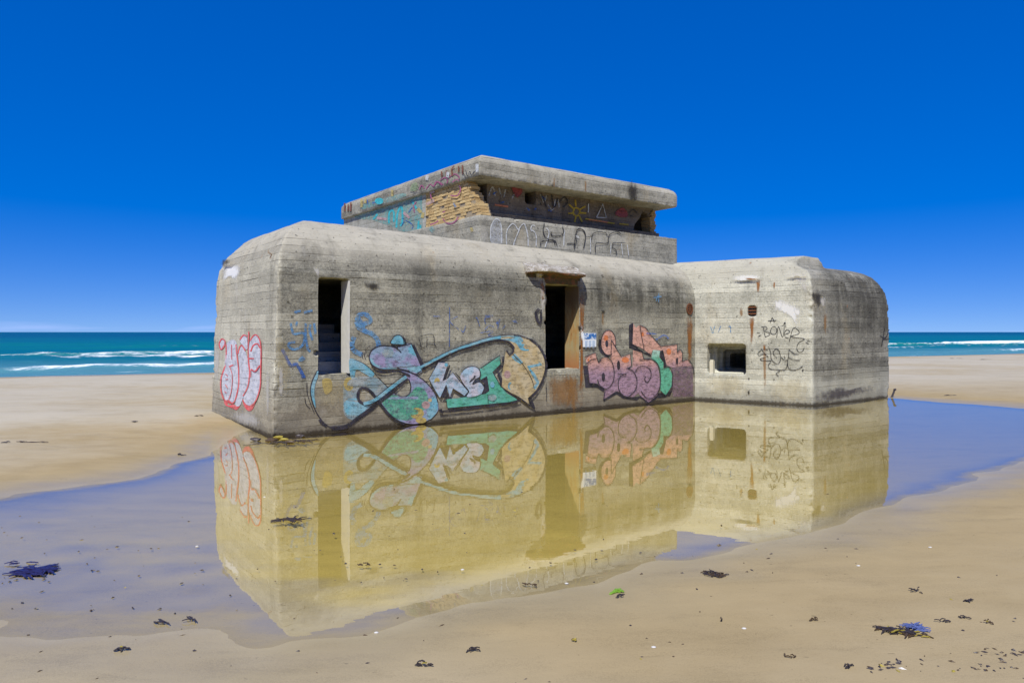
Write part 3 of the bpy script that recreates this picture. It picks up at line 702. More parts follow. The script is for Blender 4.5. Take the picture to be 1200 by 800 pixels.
# ------------------------------------------------------------------ graffiti and stains (thin painted films lying on the walls)
def spline(pts, closed=False, sub=6):
    n = len(pts)
    if n < 3: return [Vector(p) for p in pts]
    out = []; rng = range(n if closed else n - 1)
    for i in rng:
        p0, p1, p2, p3 = (Vector(pts[(i + k) % n]) if closed else Vector(pts[min(max(i + k, 0), n - 1)]) for k in (-1, 0, 1, 2))
        for k in range(sub):
            t = k / sub
            out.append(.5 * ((2 * p1) + (p2 - p0) * t + (2 * p0 - 5 * p1 + 4 * p2 - p3) * t * t + (3 * p1 - p0 - 3 * p2 + p3) * t ** 3))
    if not closed: out.append(Vector(pts[-1]))
    return out
class Spray:
    """collects fills and strokes drawn in photo pixels; each lands on a wall plane as real geometry"""
    def __init__(self, plane, ox=0, oy=0, scl=1.0, bvh=None):
        self.p = plane; self.ox, self.oy, self.s = ox, oy, scl; self.v = []; self.f = []; self.mi = []; self.mats = []; self.rim = []; self.layer = 0; self.bvh = bvh; self.seg = []
    def at(self, ox, oy, scl): self.ox, self.oy, self.s = ox, oy, scl; return self
    def m(self, mat):
        if mat not in self.mats: self.mats.append(mat)
        return self.mats.index(mat)
    def px(self, pts): return [Vector((self.ox + p[0] / self.s, self.oy + p[1] / self.s)) for p in pts]
    def put(self, p): 
        q = unproj((p.x, p.y), self.p, 0)
        off = .004 + .0006 * self.layer
        if self.bvh:
            nn = Vector(PL[self.p][1]); h = self.bvh.ray_cast(q + nn * .30, -nn, .8)
            if h[0] is not None and abs((h[0] - q).dot(nn)) < .06: q = h[0]
            off += .001
        return q + Vector(PL[self.p][1]) * off
    def fill(self, mat, pts, smooth=True, closed_sub=5):
        self.layer += 1; q = self.px(pts)
        if smooth: q = spline(q, True, closed_sub)
        self.mark(q); o = len(self.v); tris = tessellate_polygon([[Vector((p.x, p.y, 0)) for p in q]])
        self.v += [self.put(p) for p in q]; self.rim += [1.0] * len(q)
        k = self.m(mat)
        for t in tris: self.f.append(tuple(o + i for i in t)); self.mi.append(k)
        return self
    def line(self, mat, pts, wd, smooth=True, taper=False, closed=False):
        self.layer += 1; q = self.px(pts)
        if closed and not smooth: q = q + [q[0]]
        if smooth: q = spline(q, closed, 6)
        if closed and smooth: q.append(q[0])
        hw = wd * .88 / self.s / 2; self.mark(q, hw); o = len(self.v); n = len(q); k = self.m(mat)
        for i in range(n):
            a, c_ = q[max(i - 1, 0)], q[min(i + 1, n - 1)]; d = (c_ - a)
            if d.length < 1e-6: d = Vector((1, 0))
            d.normalize(); nr_ = Vector((-d.y, d.x)); h = hw
            if taper: h = hw * (.25 + .75 * math.sin(math.pi * min(1, max(0, i / (n - 1)))) ** .6)
            h *= 1 + .12 * mn.noise(Vector((q[i].x * .5, q[i].y * .5, 4)))
            self.v += [self.put(q[i] + nr_ * h), self.put(q[i] - nr_ * h)]; self.rim += [1, 1]
        for i in range(n - 1): self.f.append((o + 2 * i, o + 2 * i + 1, o + 2 * i + 3, o + 2 * i + 2)); self.mi.append(k)
        return self
    def lines(self, mat, wd, *strokes, **kw):
        for s_ in strokes: self.line(mat, s_, wd, **kw)
        return self
    def dot(self, mat, c_, rx, ry=None, n=14):
        ry = ry or rx
        return self.fill(mat, [(c_[0] + rx * math.cos(k * math.tau / n), c_[1] + ry * math.sin(k * math.tau / n)) for k in range(n)], smooth=False)
    def soft(self, mat, pts, rings=4):
        """patch whose 'rim' attribute falls to 0 at its edge"""
        self.layer += 1; q = spline(self.px(pts), True, 5); c_ = sum(q, Vector((0, 0))) / len(q); self.mark(q, -3.2); o = len(self.v); n = len(q); k = self.m(mat)
        self.v.append(self.put(c_)); self.rim.append(1.0)
        for r_ in range(1, rings + 1):
            f = r_ / rings
            self.v += [self.put(c_ + (p - c_) * f) for p in q]; self.rim += [1 - f ** 1.5] * n
        for i in range(n): self.f.append((o, o + 1 + i, o + 1 + (i + 1) % n)); self.mi.append(k)
        for r_ in range(rings - 1):
            a, c2 = o + 1 + r_ * n, o + 1 + (r_ + 1) * n
            for i in range(n): j = (i + 1) % n; self.f.append((a + i, c2 + i, c2 + j, a + j)); self.mi.append(k)
        return self
    def mark(self, q, w=0):
        xs_, ys_ = [p.x for p in q], [p.y for p in q]
        self.seg.append([len(self.f), min(xs_) - w, min(ys_) - w, max(xs_) + w, max(ys_) + w])
    def build(self, name, parent, label=None, gap=3.0):
        """marks that do not touch each other become parts of their own"""
        n = len(self.seg); par = list(range(n))
        def root(i):
            while par[i] != i: i = par[i]
            return i
        for i in range(n):
            for j in range(i):
                a, c_ = self.seg[i], self.seg[j]
                if a[1] - gap < c_[3] and c_[1] - gap < a[3] and a[2] - gap < c_[4] and c_[2] - gap < a[4]: par[root(i)] = root(j)
        groups = {}
        for i in range(n):
            f0 = self.seg[i][0]; f1 = self.seg[i + 1][0] if i + 1 < n else len(self.f)
            groups.setdefault(root(i), []).extend(range(f0, f1))
        big = max(groups.values(), key=len); first = None
        for fs in sorted(groups.values(), key=lambda g_: -len(g_)):
            used = sorted({i for k in fs for i in self.f[k]}); mp_ = {u_: i for i, u_ in enumerate(used)}
            ms = sorted({self.mi[k] for k in fs})
            me = mesh_from(name, [self.v[u_] for u_ in used], [tuple(mp_[i] for i in self.f[k]) for k in fs], [self.mats[k] for k in ms], [ms.index(self.mi[k]) for k in fs])
            a_ = me.attributes.new('rim', 'FLOAT', 'POINT'); a_.data.foreach_set('value', [self.rim[u_] for u_ in used])
            o = link(name, me, parent)
            if label and fs is big: o["label"] = label
            first = first or o
        return first

K = paint("black_spray", (.022, .020, .026), (.045, .04, .055), wear=.60, soft=.11)
K2 = paint("thin_black_spray", (.025, .024, .028), wear=.65, soft=.11)
BL = paint("sky_blue_spray", (.14, .38, .50), (.24, .42, .50), wear=.48, soft=.11)
BL2 = paint("blue_spray", (.08, .24, .50), (.14, .32, .54), wear=.85, soft=.13, alpha=.9)
BL3 = paint("deep_blue_spray", (.04, .12, .40), wear=.85, soft=.13, alpha=.9)
PU = paint("lavender_spray", (.30, .26, .42), (.24, .34, .46), 4, wear=.48, soft=.11)
GR = paint("green_spray", (.07, .31, .21), (.15, .39, .29), 5, wear=.75, soft=.12)
GR2 = paint("clean_green_spray", (.09, .37, .26), (.13, .41, .34), 3, wear=.40, soft=.11)
WH = paint("silver_spray", (.50, .48, .55), (.32, .46, .58), 3, wear=.45, soft=.11)
PALE = paint("pale_blue_haze", (.24, .36, .42), (.40, .44, .44), 3, wear=.62, alpha=.75)
TAN = paint("ochre_spray", (.46, .36, .19), (.50, .42, .27), 4, wear=.40)
YE = paint("yellow_spray", (.52, .40, .12), wear=.50, alpha=.8)
PKD = paint("dusty_pink_spray", (.52, .34, .34), wear=.45, alpha=.8)
# mural with the word Swet
S = Spray('front', 350, 380, 6.156, bvh_main)
S.fill(PALE, [(330, 420), (400, 380), (480, 375), (560, 385), (640, 450), (690, 500), (600, 560), (540, 500), (480, 462), (435, 480), (440, 545), (500, 575), (540, 560), (470, 640), (400, 690), (330, 650), (320, 540)])
S.fill(BL, [(365, 252), (430, 262), (500, 305), (545, 355), (520, 378), (460, 345), (415, 330), (400, 400), (372, 370)])
S.fill(BL, [(330, 560), (400, 520), (440, 560), (500, 580), (470, 630), (400, 680), (340, 640)])
S.fill(BL, [(138, 335), (100, 400), (88, 470), (98, 540), (122, 600), (112, 500), (120, 430), (138, 380)])
S.dot(YE, (362, 430), 38, 50); S.fill(YE, [(170, 400), (230, 395), (240, 470), (190, 500)])
S.line(K, [(137, 333), (105, 390), (85, 460), (92, 540), (120, 620), (165, 690), (215, 735), (262, 746)], 9)
S.line(K, [(150, 685), (170, 712), (205, 735)], 26)
S.line(K, [(235, 748), (340, 737), (430, 675), (520, 610), (582, 556)], 34)
S.line(K, [(370, 252), (430, 262), (500, 305), (560, 365), (620, 430), (690, 500)], 5)
S.lines(K, 6, [(58, 420), (60, 490), (80, 560), (112, 640)], [(45, 530), (52, 575), (80, 605)], [(482, 250), (474, 220), (488, 180), (516, 155)], [(462, 245), (456, 215), (468, 198)])
S.line(K, [(560, 532), (512, 478), (462, 458), (430, 492), (432, 545), (472, 572), (525, 562), (575, 530)], 24)
S.fill(PU, [(740, 330), (800, 345), (870, 380), (940, 440), (985, 505), (1003, 563), (1000, 628), (930, 690), (850, 715), (780, 712), (720, 695), (650, 640), (595, 560), (640, 520), (690, 492), (740, 520), (785, 510), (805, 460), (795, 410), (765, 365)])
S.fill(GR, [(600, 555), (650, 520), (690, 505), (760, 535), (810, 490), (850, 450), (905, 470), (935, 540), (920, 600), (860, 640), (800, 690), (700, 680), (640, 620)])
S.fill(BL, [(930, 560), (975, 520), (1000, 570), (995, 630), (940, 685), (925, 630)])
S.dot(YE, (850, 640), 52, 40); S.dot(PKD, (915, 580), 30, 28); S.dot(TAN, (945, 545), 14); S.dot(YE, (880, 690), 40, 22)
S.line(K, [(735, 325), (800, 345), (870, 380), (940, 440), (985, 505), (1003, 563)], 8)
S.line(K, [(680, 487), (720, 511), (766, 521), (800, 490), (806, 440), (792, 392)], 9)
S.line(K, [(580, 566), (640, 640), (700, 692), (762, 718)], 24)
S.line(K, [(585, 560), (680, 485), (780, 398)], 24, smooth=False)
S.line(BL, [(465, 572), (520, 558), (572, 528), (680, 444), (775, 376)], 26); S.lines(K, 6, [(480, 584), (530, 570), (580, 540), (688, 456), (785, 386)], [(560, 520), (670, 430), (760, 362)])
S.fill(PU, [(505, 240), (512, 205), (538, 175), (580, 156), (640, 155), (690, 166), (722, 190), (716, 162), (810, 138), (850, 230), (890, 325), (850, 355), (800, 340), (750, 325), (700, 318), (640, 325), (580, 320), (530, 295), (508, 262)], closed_sub=3)
S.fill(BL, [(745, 200), (812, 142), (850, 230), (888, 323), (850, 352), (800, 335), (760, 300), (770, 250)], smooth=False)
S.fill(BL, [(508, 240), (520, 280), (580, 315), (650, 320), (720, 318), (640, 305), (560, 290), (525, 250)])
S.dot(PALE, (640, 205), 42, 34)
S.line(K, [(716, 162), (810, 138), (850, 230), (890, 325), (850, 355)], 9, smooth=False)
S.line(K, [(800, 340), (750, 326), (700, 319), (640, 326), (580, 321), (530, 295), (506, 250), (512, 205), (538, 175), (580, 156), (640, 155), (690, 166), (722, 188), (745, 216)], 10)
S.line(K, [(522, 305), (560, 338), (620, 348), (700, 338), (760, 352), (800, 372)], 18)
S.line(K, [(822, 148), (862, 230), (892, 290), (906, 330)], 22, smooth=False); S.line(K, [(640, 296), (680, 302), (720, 312)], 10)
S.fill(BL, [(665, 140), (670, 105), (698, 80), (728, 80), (750, 105), (757, 146)]); S.line(K, [(757, 146), (665, 140), (670, 105), (698, 79), (728, 79), (750, 105), (757, 146)], 8)
S.line(K, [(745, 90), (765, 118), (768, 145)], 14)
S.at(490, 380, 6.667)
S.line(K, [(30, 352), (170, 275), (310, 205), (430, 172), (545, 135), (640, 125), (705, 140), (742, 180), (732, 216)], 20)
S.fill(TAN, [(620, 105), (740, 90), (800, 95), (870, 120), (930, 175), (975, 250), (990, 330), (970, 420), (920, 510), (852, 575), (868, 640), (780, 570), (700, 520), (640, 480), (648, 400), (660, 330), (680, 205), (708, 240), (745, 215), (748, 175), (715, 138)], smooth=False)
S.fill(BL, [(540, 115), (640, 94), (740, 88), (800, 100), (830, 150), (885, 150), (885, 200), (800, 200), (760, 150), (700, 128), (640, 115)])
S.line(BL, [(880, 185), (920, 240), (950, 312), (855, 332), (895, 390), (932, 455), (900, 500)], 30, smooth=False)
S.line(BL, [(735, 240), (800, 310)], 44, smooth=False); S.dot(BL, (715, 480), 20, 30); S.dot(PKD, (690, 390), 26, 30)
S.line(BL, [(10, 335), (160, 255), (300, 192), (420, 152), (540, 117), (640, 98)], 24); S.lines(K, 6, [(10, 322), (160, 242), (300, 180), (420, 140), (540, 104), (640, 86), (740, 78)], [(20, 348), (170, 268), (310, 202), (430, 166)])
S.line(K, [(740, 84), (800, 92), (870, 118)], 10); S.line(K, [(870, 116), (938, 172), (982, 255), (992, 335), (972, 428), (922, 520), (862, 585)], 22)
S.fill(K, [(850, 572), (880, 572), (912, 660), (870, 645), (778, 572), (720, 530), (790, 568), (868, 628)], smooth=False)
S.line(K2, [(735, 235), (800, 300), (850, 370), (885, 440), (897, 492)], 5)
S.line(K, [(682, 203), (708, 240), (735, 215)], 16, smooth=False); S.line(K, [(660, 250), (648, 330), (612, 368), (640, 420), (636, 485)], 22, smooth=False)
S.fill(GR2, [(475, 340), (630, 240), (637, 310), (575, 372), (605, 420), (640, 485), (690, 540), (768, 582), (760, 600), (540, 622), (225, 652), (210, 585), (370, 566), (495, 545), (548, 520), (530, 402), (480, 432)], smooth=False)
S.line(K, [(480, 342), (630, 241), (637, 310), (575, 372), (640, 485), (768, 582), (765, 602), (540, 624), (225, 654)], 8, smooth=False)
S.line(K, [(172, 682), (300, 668), (500, 644), (690, 618), (795, 592)], 22, smooth=False); S.line(K, [(165, 660), (172, 690)], 30, smooth=False)
S.fill(K, [(480, 432), (530, 402), (548, 515), (520, 540), (495, 545), (515, 470)], smooth=False)
S.fill(WH, [(75, 425), (150, 292), (228, 303), (185, 440), (225, 415), (262, 372), (330, 450), (385, 522), (355, 558), (265, 500), (240, 572), (212, 470), (165, 575), (125, 515)], smooth=False)
S.line(K, [(150, 292), (228, 303), (185, 440), (225, 415), (262, 372), (385, 522), (355, 558), (265, 500), (240, 572), (212, 470), (165, 575), (125, 515), (75, 425), (150, 292)], 7, smooth=False)
S.line(K, [(238, 318), (215, 385), (198, 425)], 16, smooth=False); S.line(K, [(282, 378), (325, 425)], 12, smooth=False); S.fill(K, [(170, 575), (210, 490), (240, 575)], smooth=False)
S.dot(YE, (140, 445), 22, 30); S.dot(BL, (210, 315), 14, 14)
S.fill(WH, [(322, 405), (355, 348), (418, 326), (465, 345), (476, 400), (440, 430), (415, 465), (470, 448), (506, 490), (490, 535), (425, 562), (372, 562), (390, 520), (350, 465)])
S.line(K, [(330, 395), (355, 348), (418, 326), (465, 345), (476, 402), (440, 430), (418, 465), (470, 448), (506, 490), (490, 538)], 9)
S.fill(K, [(368, 435), (400, 402), (440, 400), (425, 430), (390, 456)]); S.dot(PALE, (570, 570), 34, 26); S.dot(BL, (570, 470), 18, 24)
S.lines(K2, 5, [(213, 580), (215, 650)], [(535, 545), (537, 615)], [(990, 460), (992, 600)])
S.build("graffiti", main, "mural with the word Swet in blue, lilac, green and ochre", gap=9)

# pink mural beside the larger doorway
OR = paint("salmon_spray", (.36, .235, .31), (.62, .35, .28), 4, wear=.58, zsplit=(.72, 1.12), soft=.12)
ORD = paint("orange_spray", (.62, .20, .08), wear=.40)
TE = paint("mint_spray", (.12, .42, .28), (.40, .58, .50), 4, wear=.5, zsplit=(1.0, 1.3), soft=.11)
PD = paint("mauve_spray", (.17, .11, .15), (.25, .17, .22), 4, wear=.85, soft=.14)
S = Spray('front', 675, 370, 7.273, bvh_main)
S.fill(K, [(450, 80), (485, 58), (482, 240), (580, 310), (640, 320), (640, 350), (560, 310), (452, 275)], smooth=False)
S.fill(K, [(60, 420), (98, 430), (112, 572), (182, 578), (245, 622), (235, 650), (180, 612), (80, 612)], smooth=False)
S.line(K, [(208, 200), (202, 260), (228, 320), (285, 345)], 24)
S.fill(K, [(230, 715), (350, 640), (420, 690), (500, 690), (560, 695), (600, 745), (660, 730), (700, 690), (800, 685), (835, 570), (820, 640), (760, 695), (690, 700), (640, 735), (540, 700), (520, 720), (400, 705), (345, 668), (240, 730)], smooth=False)
S.fill(PD, [(820, 440), (995, 430), (1000, 690), (830, 690), (815, 600)], smooth=False)
S.fill(OR, [(482, 58), (510, 100), (540, 80), (590, 100), (640, 170), (680, 220), (725, 260), (862, 245), (857, 312), (885, 288), (905, 318), (902, 385), (950, 375), (990, 425), (900, 432), (820, 440), (770, 420), (740, 300), (655, 290), (640, 330), (580, 290), (475, 240)], smooth=False)
S.fill(OR, [(75, 350), (165, 312), (178, 362), (190, 400), (215, 362), (255, 352), (290, 365), (300, 205), (340, 280), (385, 350), (460, 325), (470, 425), (440, 445), (480, 440), (485, 290), (560, 312), (578, 372), (640, 370), (690, 410), (710, 500), (718, 600), (690, 680), (620, 735), (560, 690), (530, 660), (490, 690), (430, 690), (370, 650), (340, 640), (230, 715), (242, 620), (190, 590), (180, 540), (180, 580), (110, 570), (95, 420)], smooth=False)
S.dot(OR, (275, 228), 63, 106, 28)
S.dot(ORD, (135, 375), 38, 24); S.dot(ORD, (615, 405), 32, 26); S.dot(ORD, (790, 305), 20, 28); S.dot(ORD, (420, 375), 30, 24); S.dot(ORD, (255, 190), 20, 26); S.dot(ORD, (565, 160), 14, 22)
S.fill(TE, [(655, 290), (715, 295), (705, 350), (745, 400), (740, 445), (790, 440), (820, 500), (812, 600), (765, 675), (718, 640), (712, 440), (690, 400), (640, 370)], smooth=False)
S.fill(K, [(715, 300), (740, 290), (770, 430), (748, 445), (742, 398), (712, 350)], smooth=False)
S.dot(K, (262, 236), 13, 30); S.dot(K, (361, 420), 14, 40); S.dot(K, (230, 520), 14, 37); S.dot(K, (858, 385), 10, 30); S.fill(K, [(425, 450), (470, 425), (455, 455)], smooth=False)
S.line(K, [(275 + 63 * math.cos(a), 228 + 106 * math.sin(a)) for a in [.4 - k * math.tau / 18 for k in range(17)]], 7)
S.lines(K, 7, [(75, 350), (165, 312), (178, 362), (190, 400)], [(482, 58), (475, 240), (580, 290)], [(540, 80), (590, 100), (640, 170), (720, 260), (862, 245), (857, 312)], [(540, 80), (555, 170), (578, 285)], [(300, 205), (385, 350), (460, 325), (470, 425)], [(75, 415), (130, 372), (178, 360)], [(485, 290), (560, 312), (578, 372), (640, 370)], [(300, 205), (292, 365)], [(95, 420), (110, 570), (180, 580)], smooth=False)
S.lines(K, 8, [(190, 400), (215, 362), (255, 352), (300, 390), (320, 470), (310, 560), (260, 620), (200, 590), (180, 540)], [(440, 445), (490, 480), (515, 550), (500, 630), (435, 688), (372, 650), (355, 580), (370, 520), (425, 490)], [(350, 495), (425, 497)],
        [(535, 375), (640, 368), (695, 420), (715, 520), (705, 620), (660, 690), (600, 700), (550, 640)], [(500, 480), (525, 440), (580, 428), (628, 460), (635, 520), (605, 565), (580, 540), (588, 515)], [(857, 312), (885, 288), (905, 318), (902, 385), (950, 375), (990, 425), (1000, 500)], [(740, 445), (790, 440), (820, 500), (812, 600), (765, 675), (718, 640)], [(230, 715), (242, 625)])
S.build("graffiti", main, "salmon, mauve and mint block letters with black shading right of the larger doorway", gap=9)

# throw-up on the short end wall
SI = paint("chrome_spray", (.62, .62, .66), (.52, .53, .58), 6, wear=.14)
RD = paint("coral_red_spray", (.72, .10, .10), (.70, .16, .15), wear=.10)
S = Spray('left', 240, 380, 7.27, bvh_main)
S.fill(RD, [(160, 640), (200, 650), (260, 690), (300, 690), (268, 728), (215, 705), (170, 685)]); S.fill(RD, [(318, 630), (345, 670), (392, 692), (440, 645), (400, 725), (370, 735), (335, 695)])
S.fill(SI, [(122, 165), (145, 125), (170, 140), (165, 178), (136, 210)])
S.fill(SI, [(178, 200), (200, 145), (250, 132), (275, 180), (280, 300), (290, 400), (290, 520), (262, 640), (230, 668), (200, 642), (170, 640), (150, 560), (148, 450), (165, 375)])
S.fill(SI, [(285, 240), (300, 195), (320, 180), (345, 220), (368, 300), (380, 420), (372, 520), (330, 610), (300, 690), (258, 680), (288, 570), (297, 400)])
S.fill(SI, [(300, 145), (330, 92), (356, 100), (366, 200), (350, 212), (325, 178)])
S.fill(SI, [(385, 145), (420, 97), (450, 102), (470, 150), (478, 260), (475, 400), (468, 540), (440, 640), (390, 690), (345, 668), (330, 610), (368, 530), (380, 400), (376, 280)])
S.lines(RD, 12, [(122, 165), (145, 125), (172, 142), (165, 180), (136, 212), (122, 165)], [(180, 170), (182, 330), (165, 375), (140, 470), (140, 560), (160, 640)], [(265, 170), (280, 300), (290, 400), (290, 520), (262, 640), (232, 668), (204, 642)], [(285, 250), (298, 195), (320, 180), (348, 225)], [(300, 130), (330, 92), (358, 102)],
        [(385, 140), (420, 92), (452, 100), (474, 155), (480, 265), (476, 400), (470, 540), (440, 645), (390, 695)], [(374, 60), (374, 300), (382, 420), (370, 530), (326, 610)], [(205, 360), (245, 345)], [(376, 290), (420, 290)], [(395, 380), (432, 400), (470, 350)], [(395, 230), (415, 180), (450, 165), (472, 200)])
S.lines(RD, 6, [(215, 365), (238, 440), (232, 560), (208, 640)], [(230, 170), (232, 300)], [(395, 385), (395, 450)], [(178, 420), (200, 440)], [(180, 470), (205, 465)], [(180, 510), (200, 545)], [(170, 570), (190, 585)])
S.build("graffiti", main, "chrome bubble letters with coral red outline on the short end wall", gap=9)

# tags
S = Spray('bc', 870, 360, 8.0, bvh_wing)
S.lines(K2, 7, [(198, 190), (205, 235), (215, 280)], [(178, 185), (215, 180), (232, 200), (210, 225), (250, 235), (255, 258), (215, 278)], [(262, 225), (280, 185), (310, 185), (322, 220), (305, 252), (272, 248), (262, 222)], [(322, 285), (338, 180), (378, 280), (396, 145)], [(378, 175), (400, 140), (408, 190)], [(395, 255), (435, 240), (440, 220), (415, 212), (395, 240), (405, 280), (440, 285)],
        [(440, 320), (475, 200), (520, 210), (530, 245), (455, 275), (580, 295), (530, 330), (510, 380), (530, 420), (565, 410), (580, 375)], [(240, 128), (320, 122)], [(262, 145), (280, 98), (300, 140)], [(135, 238), (162, 238)], [(150, 272), (178, 258)], [(608, 315), (638, 316)], [(594, 325), (622, 342)])
S.lines(K2, 7, [(240, 400), (190, 395), (150, 425), (155, 450), (200, 440), (240, 450), (210, 470), (170, 480), (185, 498), (270, 500)], [(175, 385), (215, 440), (245, 470)], [(245, 365), (265, 420), (275, 490), (330, 530), (360, 480), (340, 400), (310, 390), (290, 430), (325, 475)], [(270, 510), (245, 540), (260, 575), (330, 585), (380, 590), (415, 560), (440, 395)], [(360, 460), (400, 500), (420, 490)],
        [(440, 395), (480, 430), (530, 440)], [(430, 465), (480, 490), (540, 498)], [(425, 490), (430, 560), (470, 588), (530, 575), (568, 548)], [(355, 595), (318, 620), (340, 645)], [(395, 455), (402, 480)])
S.dot(K2, (568, 588), 8); S.build("graffiti", wing, "two black marker tags, the upper one reading Boner")
S = Spray('bc', 815, 380, 11.43, bvh_wing)
S.dot(BL2, (230, 102), 17, 17); S.lines(BL2, 12, [(200, 30), (225, 90)], [(340, 20), (305, 110)], [(440, 35), (470, 30), (470, 110)], [(262, 20), (240, 80)]); S.build("graffiti", wing, "faint blue scribble above the gun slit")
S = Spray('front', 320, 350, 8.0, bvh_main)
S.lines(BL2, 26, [(225, 215), (215, 260)], [(165, 230), (180, 300), (200, 330), (280, 320), (295, 390), (260, 450), (200, 475), (150, 450), (150, 415), (210, 405)], [(310, 230), (305, 320), (325, 470), (350, 490)], [(350, 240), (345, 300), (370, 390)], [(385, 230), (400, 330)], [(280, 540), (245, 580), (300, 560)], [(200, 130), (260, 110)], [(290, 130), (370, 110)])
S.lines(BL3, 34, [(85, 470), (120, 540), (165, 625), (215, 610), (250, 660), (290, 735)], [(265, 735), (300, 725)])
S.at(350, 380, 6.156)
S.lines(BL2, 40, [(480, 10), (420, 5), (460, 40), (530, 70), (570, 120), (575, 165)], [(400, 90), (382, 140), (400, 190), (460, 220)])
S.at(340, 340, 3.75)
S.lines(BL2, 22, [(292, 150), (300, 112), (335, 108), (352, 135), (320, 148), (300, 125)])
S.at(500, 350, 7.5)
S.lines(BL3, 8, [(200, 75), (198, 420)], [(270, 155), (205, 200), (280, 270)], [(340, 235), (320, 295), (300, 270)], [(465, 245), (440, 170), (430, 170)], [(510, 150), (580, 148)], [(510, 270), (550, 235), (590, 250)], [(560, 160), (510, 170), (515, 220)], [(470, 300), (580, 285), (540, 320), (580, 330)], [(55, 155), (115, 155)], [(640, 180), (620, 260)], [(660, 270), (690, 230)], [(750, 195), (800, 215)])
S.dot(BL3, (620, 215), 14); S.dot(BL3, (775, 200), 14)
S.lines(K2, 6, [(-60, 330), (50, 315), (65, 400), (95, 430)], [(10, 400), (80, 410)], [(0, 330), (-5, 430)], [(-70, 350), (-50, 420)], [(-85, 400), (-20, 440)])
S.line(K, [(985, 90), (955, 130), (975, 200), (1000, 215)], 30); S.line(K, [(1000, 95), (1000, 200)], 20, smooth=False)
S.at(600, 280, 3.637); S.lines(BL2, 5, [(600, 250), (635, 245)], [(612, 265), (618, 240)], [(625, 230), (622, 270)]); S.lines(BL3, 8, [(610, 430), (645, 410), (665, 425)], [(570, 402), (615, 405)])
S.build("graffiti", main, "blue scribbles and short tags above the murals")
S = Spray('cd', 1000, 360, 5.715, bvh_wing)
S.lines(K2, 7, [(210, 140), (200, 200), (190, 260)], [(180, 190), (215, 205), (240, 150)], [(195, 215), (245, 210)]); S.build("graffiti", wing, "small dark scribble near the far corner")

# tower paint
WT = paint("thin_white_spray", (.62, .64, .64), wear=.55, alpha=.8); WT2 = paint("faint_white_spray", (.55, .57, .58), wear=.75, alpha=.5)
MG = paint("magenta_spray", (.36, .10, .20), wear=.45); YE2 = paint("sun_yellow_spray", (.42, .29, .02), wear=.45); TQ = paint("turquoise_spray", (.14, .40, .38), (.30, .44, .40), 4, wear=.95, alpha=.75, soft=.14)
TQ2 = paint("strong_turquoise_spray", (.06, .42, .46), wear=.35); RD2 = paint("dull_red_spray", (.24, .05, .05), wear=.55); YE3 = paint("pale_yellow_spray", (.52, .42, .15), wear=.55, alpha=.8)
S = Spray('plinth', 550, 180, 6.664)
S.fill(WT2, [(165, 690), (165, 600), (180, 540), (205, 512), (230, 520), (250, 580), (252, 700)])
S.lines(WT, 9, [(165, 660), (168, 570), (200, 514), (232, 520), (250, 580), (252, 700)], [(290, 720), (290, 610), (330, 550), (360, 562), (380, 592), (410, 555), (432, 555), (455, 640), (458, 720)], [(390, 590), (350, 690), (345, 730)], [(520, 720), (520, 640), (500, 605), (478, 595), (490, 560), (512, 565)], [(600, 580), (620, 620), (590, 730)], [(740, 600), (735, 720)], [(830, 640), (850, 660)])
S.lines(K2, 9, [(585, 545), (574, 600), (590, 650), (630, 678), (668, 682), (684, 722)], [(725, 570), (735, 610), (715, 640), (660, 645), (636, 630), (645, 612)], [(555, 720), (560, 692), (610, 680), (655, 675), (668, 720)], [(760, 705), (820, 705), (815, 745)], [(835, 610), (850, 590), (890, 600), (905, 650), (890, 740)], [(830, 660), (835, 690), (810, 720)])
S.at(670, 210, 7.27)
S.lines(K2, 8, [(20, 600), (25, 500), (50, 425), (90, 430), (115, 480)], [(165, 520), (175, 470), (215, 452), (280, 455), (300, 480)], [(200, 625), (198, 570), (215, 545), (300, 545), (310, 490), (340, 460), (390, 450), (420, 470)], [(350, 540), (345, 580), (375, 605), (375, 635)], [(350, 545), (455, 545)], [(120, 490), (155, 495)])
S.lines(WT, 7, [(45, 480), (60, 500)], [(155, 500), (155, 620)], [(330, 550), (325, 640)], [(420, 550), (430, 650)], [(470, 560), (480, 650)])
S.build("graffiti", plinth, "white arches and black curves on the tower plinth")
S = Spray('band', 550, 180, 6.664)
S.lines(YE2, 15, [(810, 455), (825, 425), (850, 430), (862, 455), (845, 485), (818, 478), (810, 452)], [(825, 360), (832, 410)], [(775, 395), (812, 430)], [(905, 412), (862, 438)], [(770, 468), (808, 465)], [(912, 466), (865, 462)], [(822, 535), (830, 490)], [(880, 535), (856, 485)])
S.lines(WT2, 12, [(150, 330), (180, 260), (200, 330)], [(230, 270), (250, 340)], [(280, 280), (270, 340)], [(330, 350), (350, 320)], [(440, 430), (470, 440)], [(555, 320), (580, 380), (600, 330)], [(610, 400), (650, 440), (670, 360)], [(690, 360), (700, 420)]); S.lines(K2, 12, [(560, 310), (600, 420)], [(640, 320), (660, 420), (690, 350)], [(700, 380), (740, 340), (765, 380), (730, 420)])
S.lines(BL3, 14, [(180, 320), (210, 300)], [(240, 385), (270, 380)], [(450, 430), (465, 445)], [(500, 440), (520, 430)], [(610, 440), (640, 455)], [(570, 340), (590, 360)])
S.fill(RD2, [(325, 260), (350, 240), (400, 265), (410, 300), (375, 345), (345, 310)]); S.lines(ORD, 14, [(195, 400), (300, 415)])
S.at(670, 210, 7.27)
S.line(WT, [(207, 326), (262, 212), (290, 330), (207, 326)], 10, smooth=False); S.line(WT, [(138, 210), (137, 285)], 10, smooth=False)
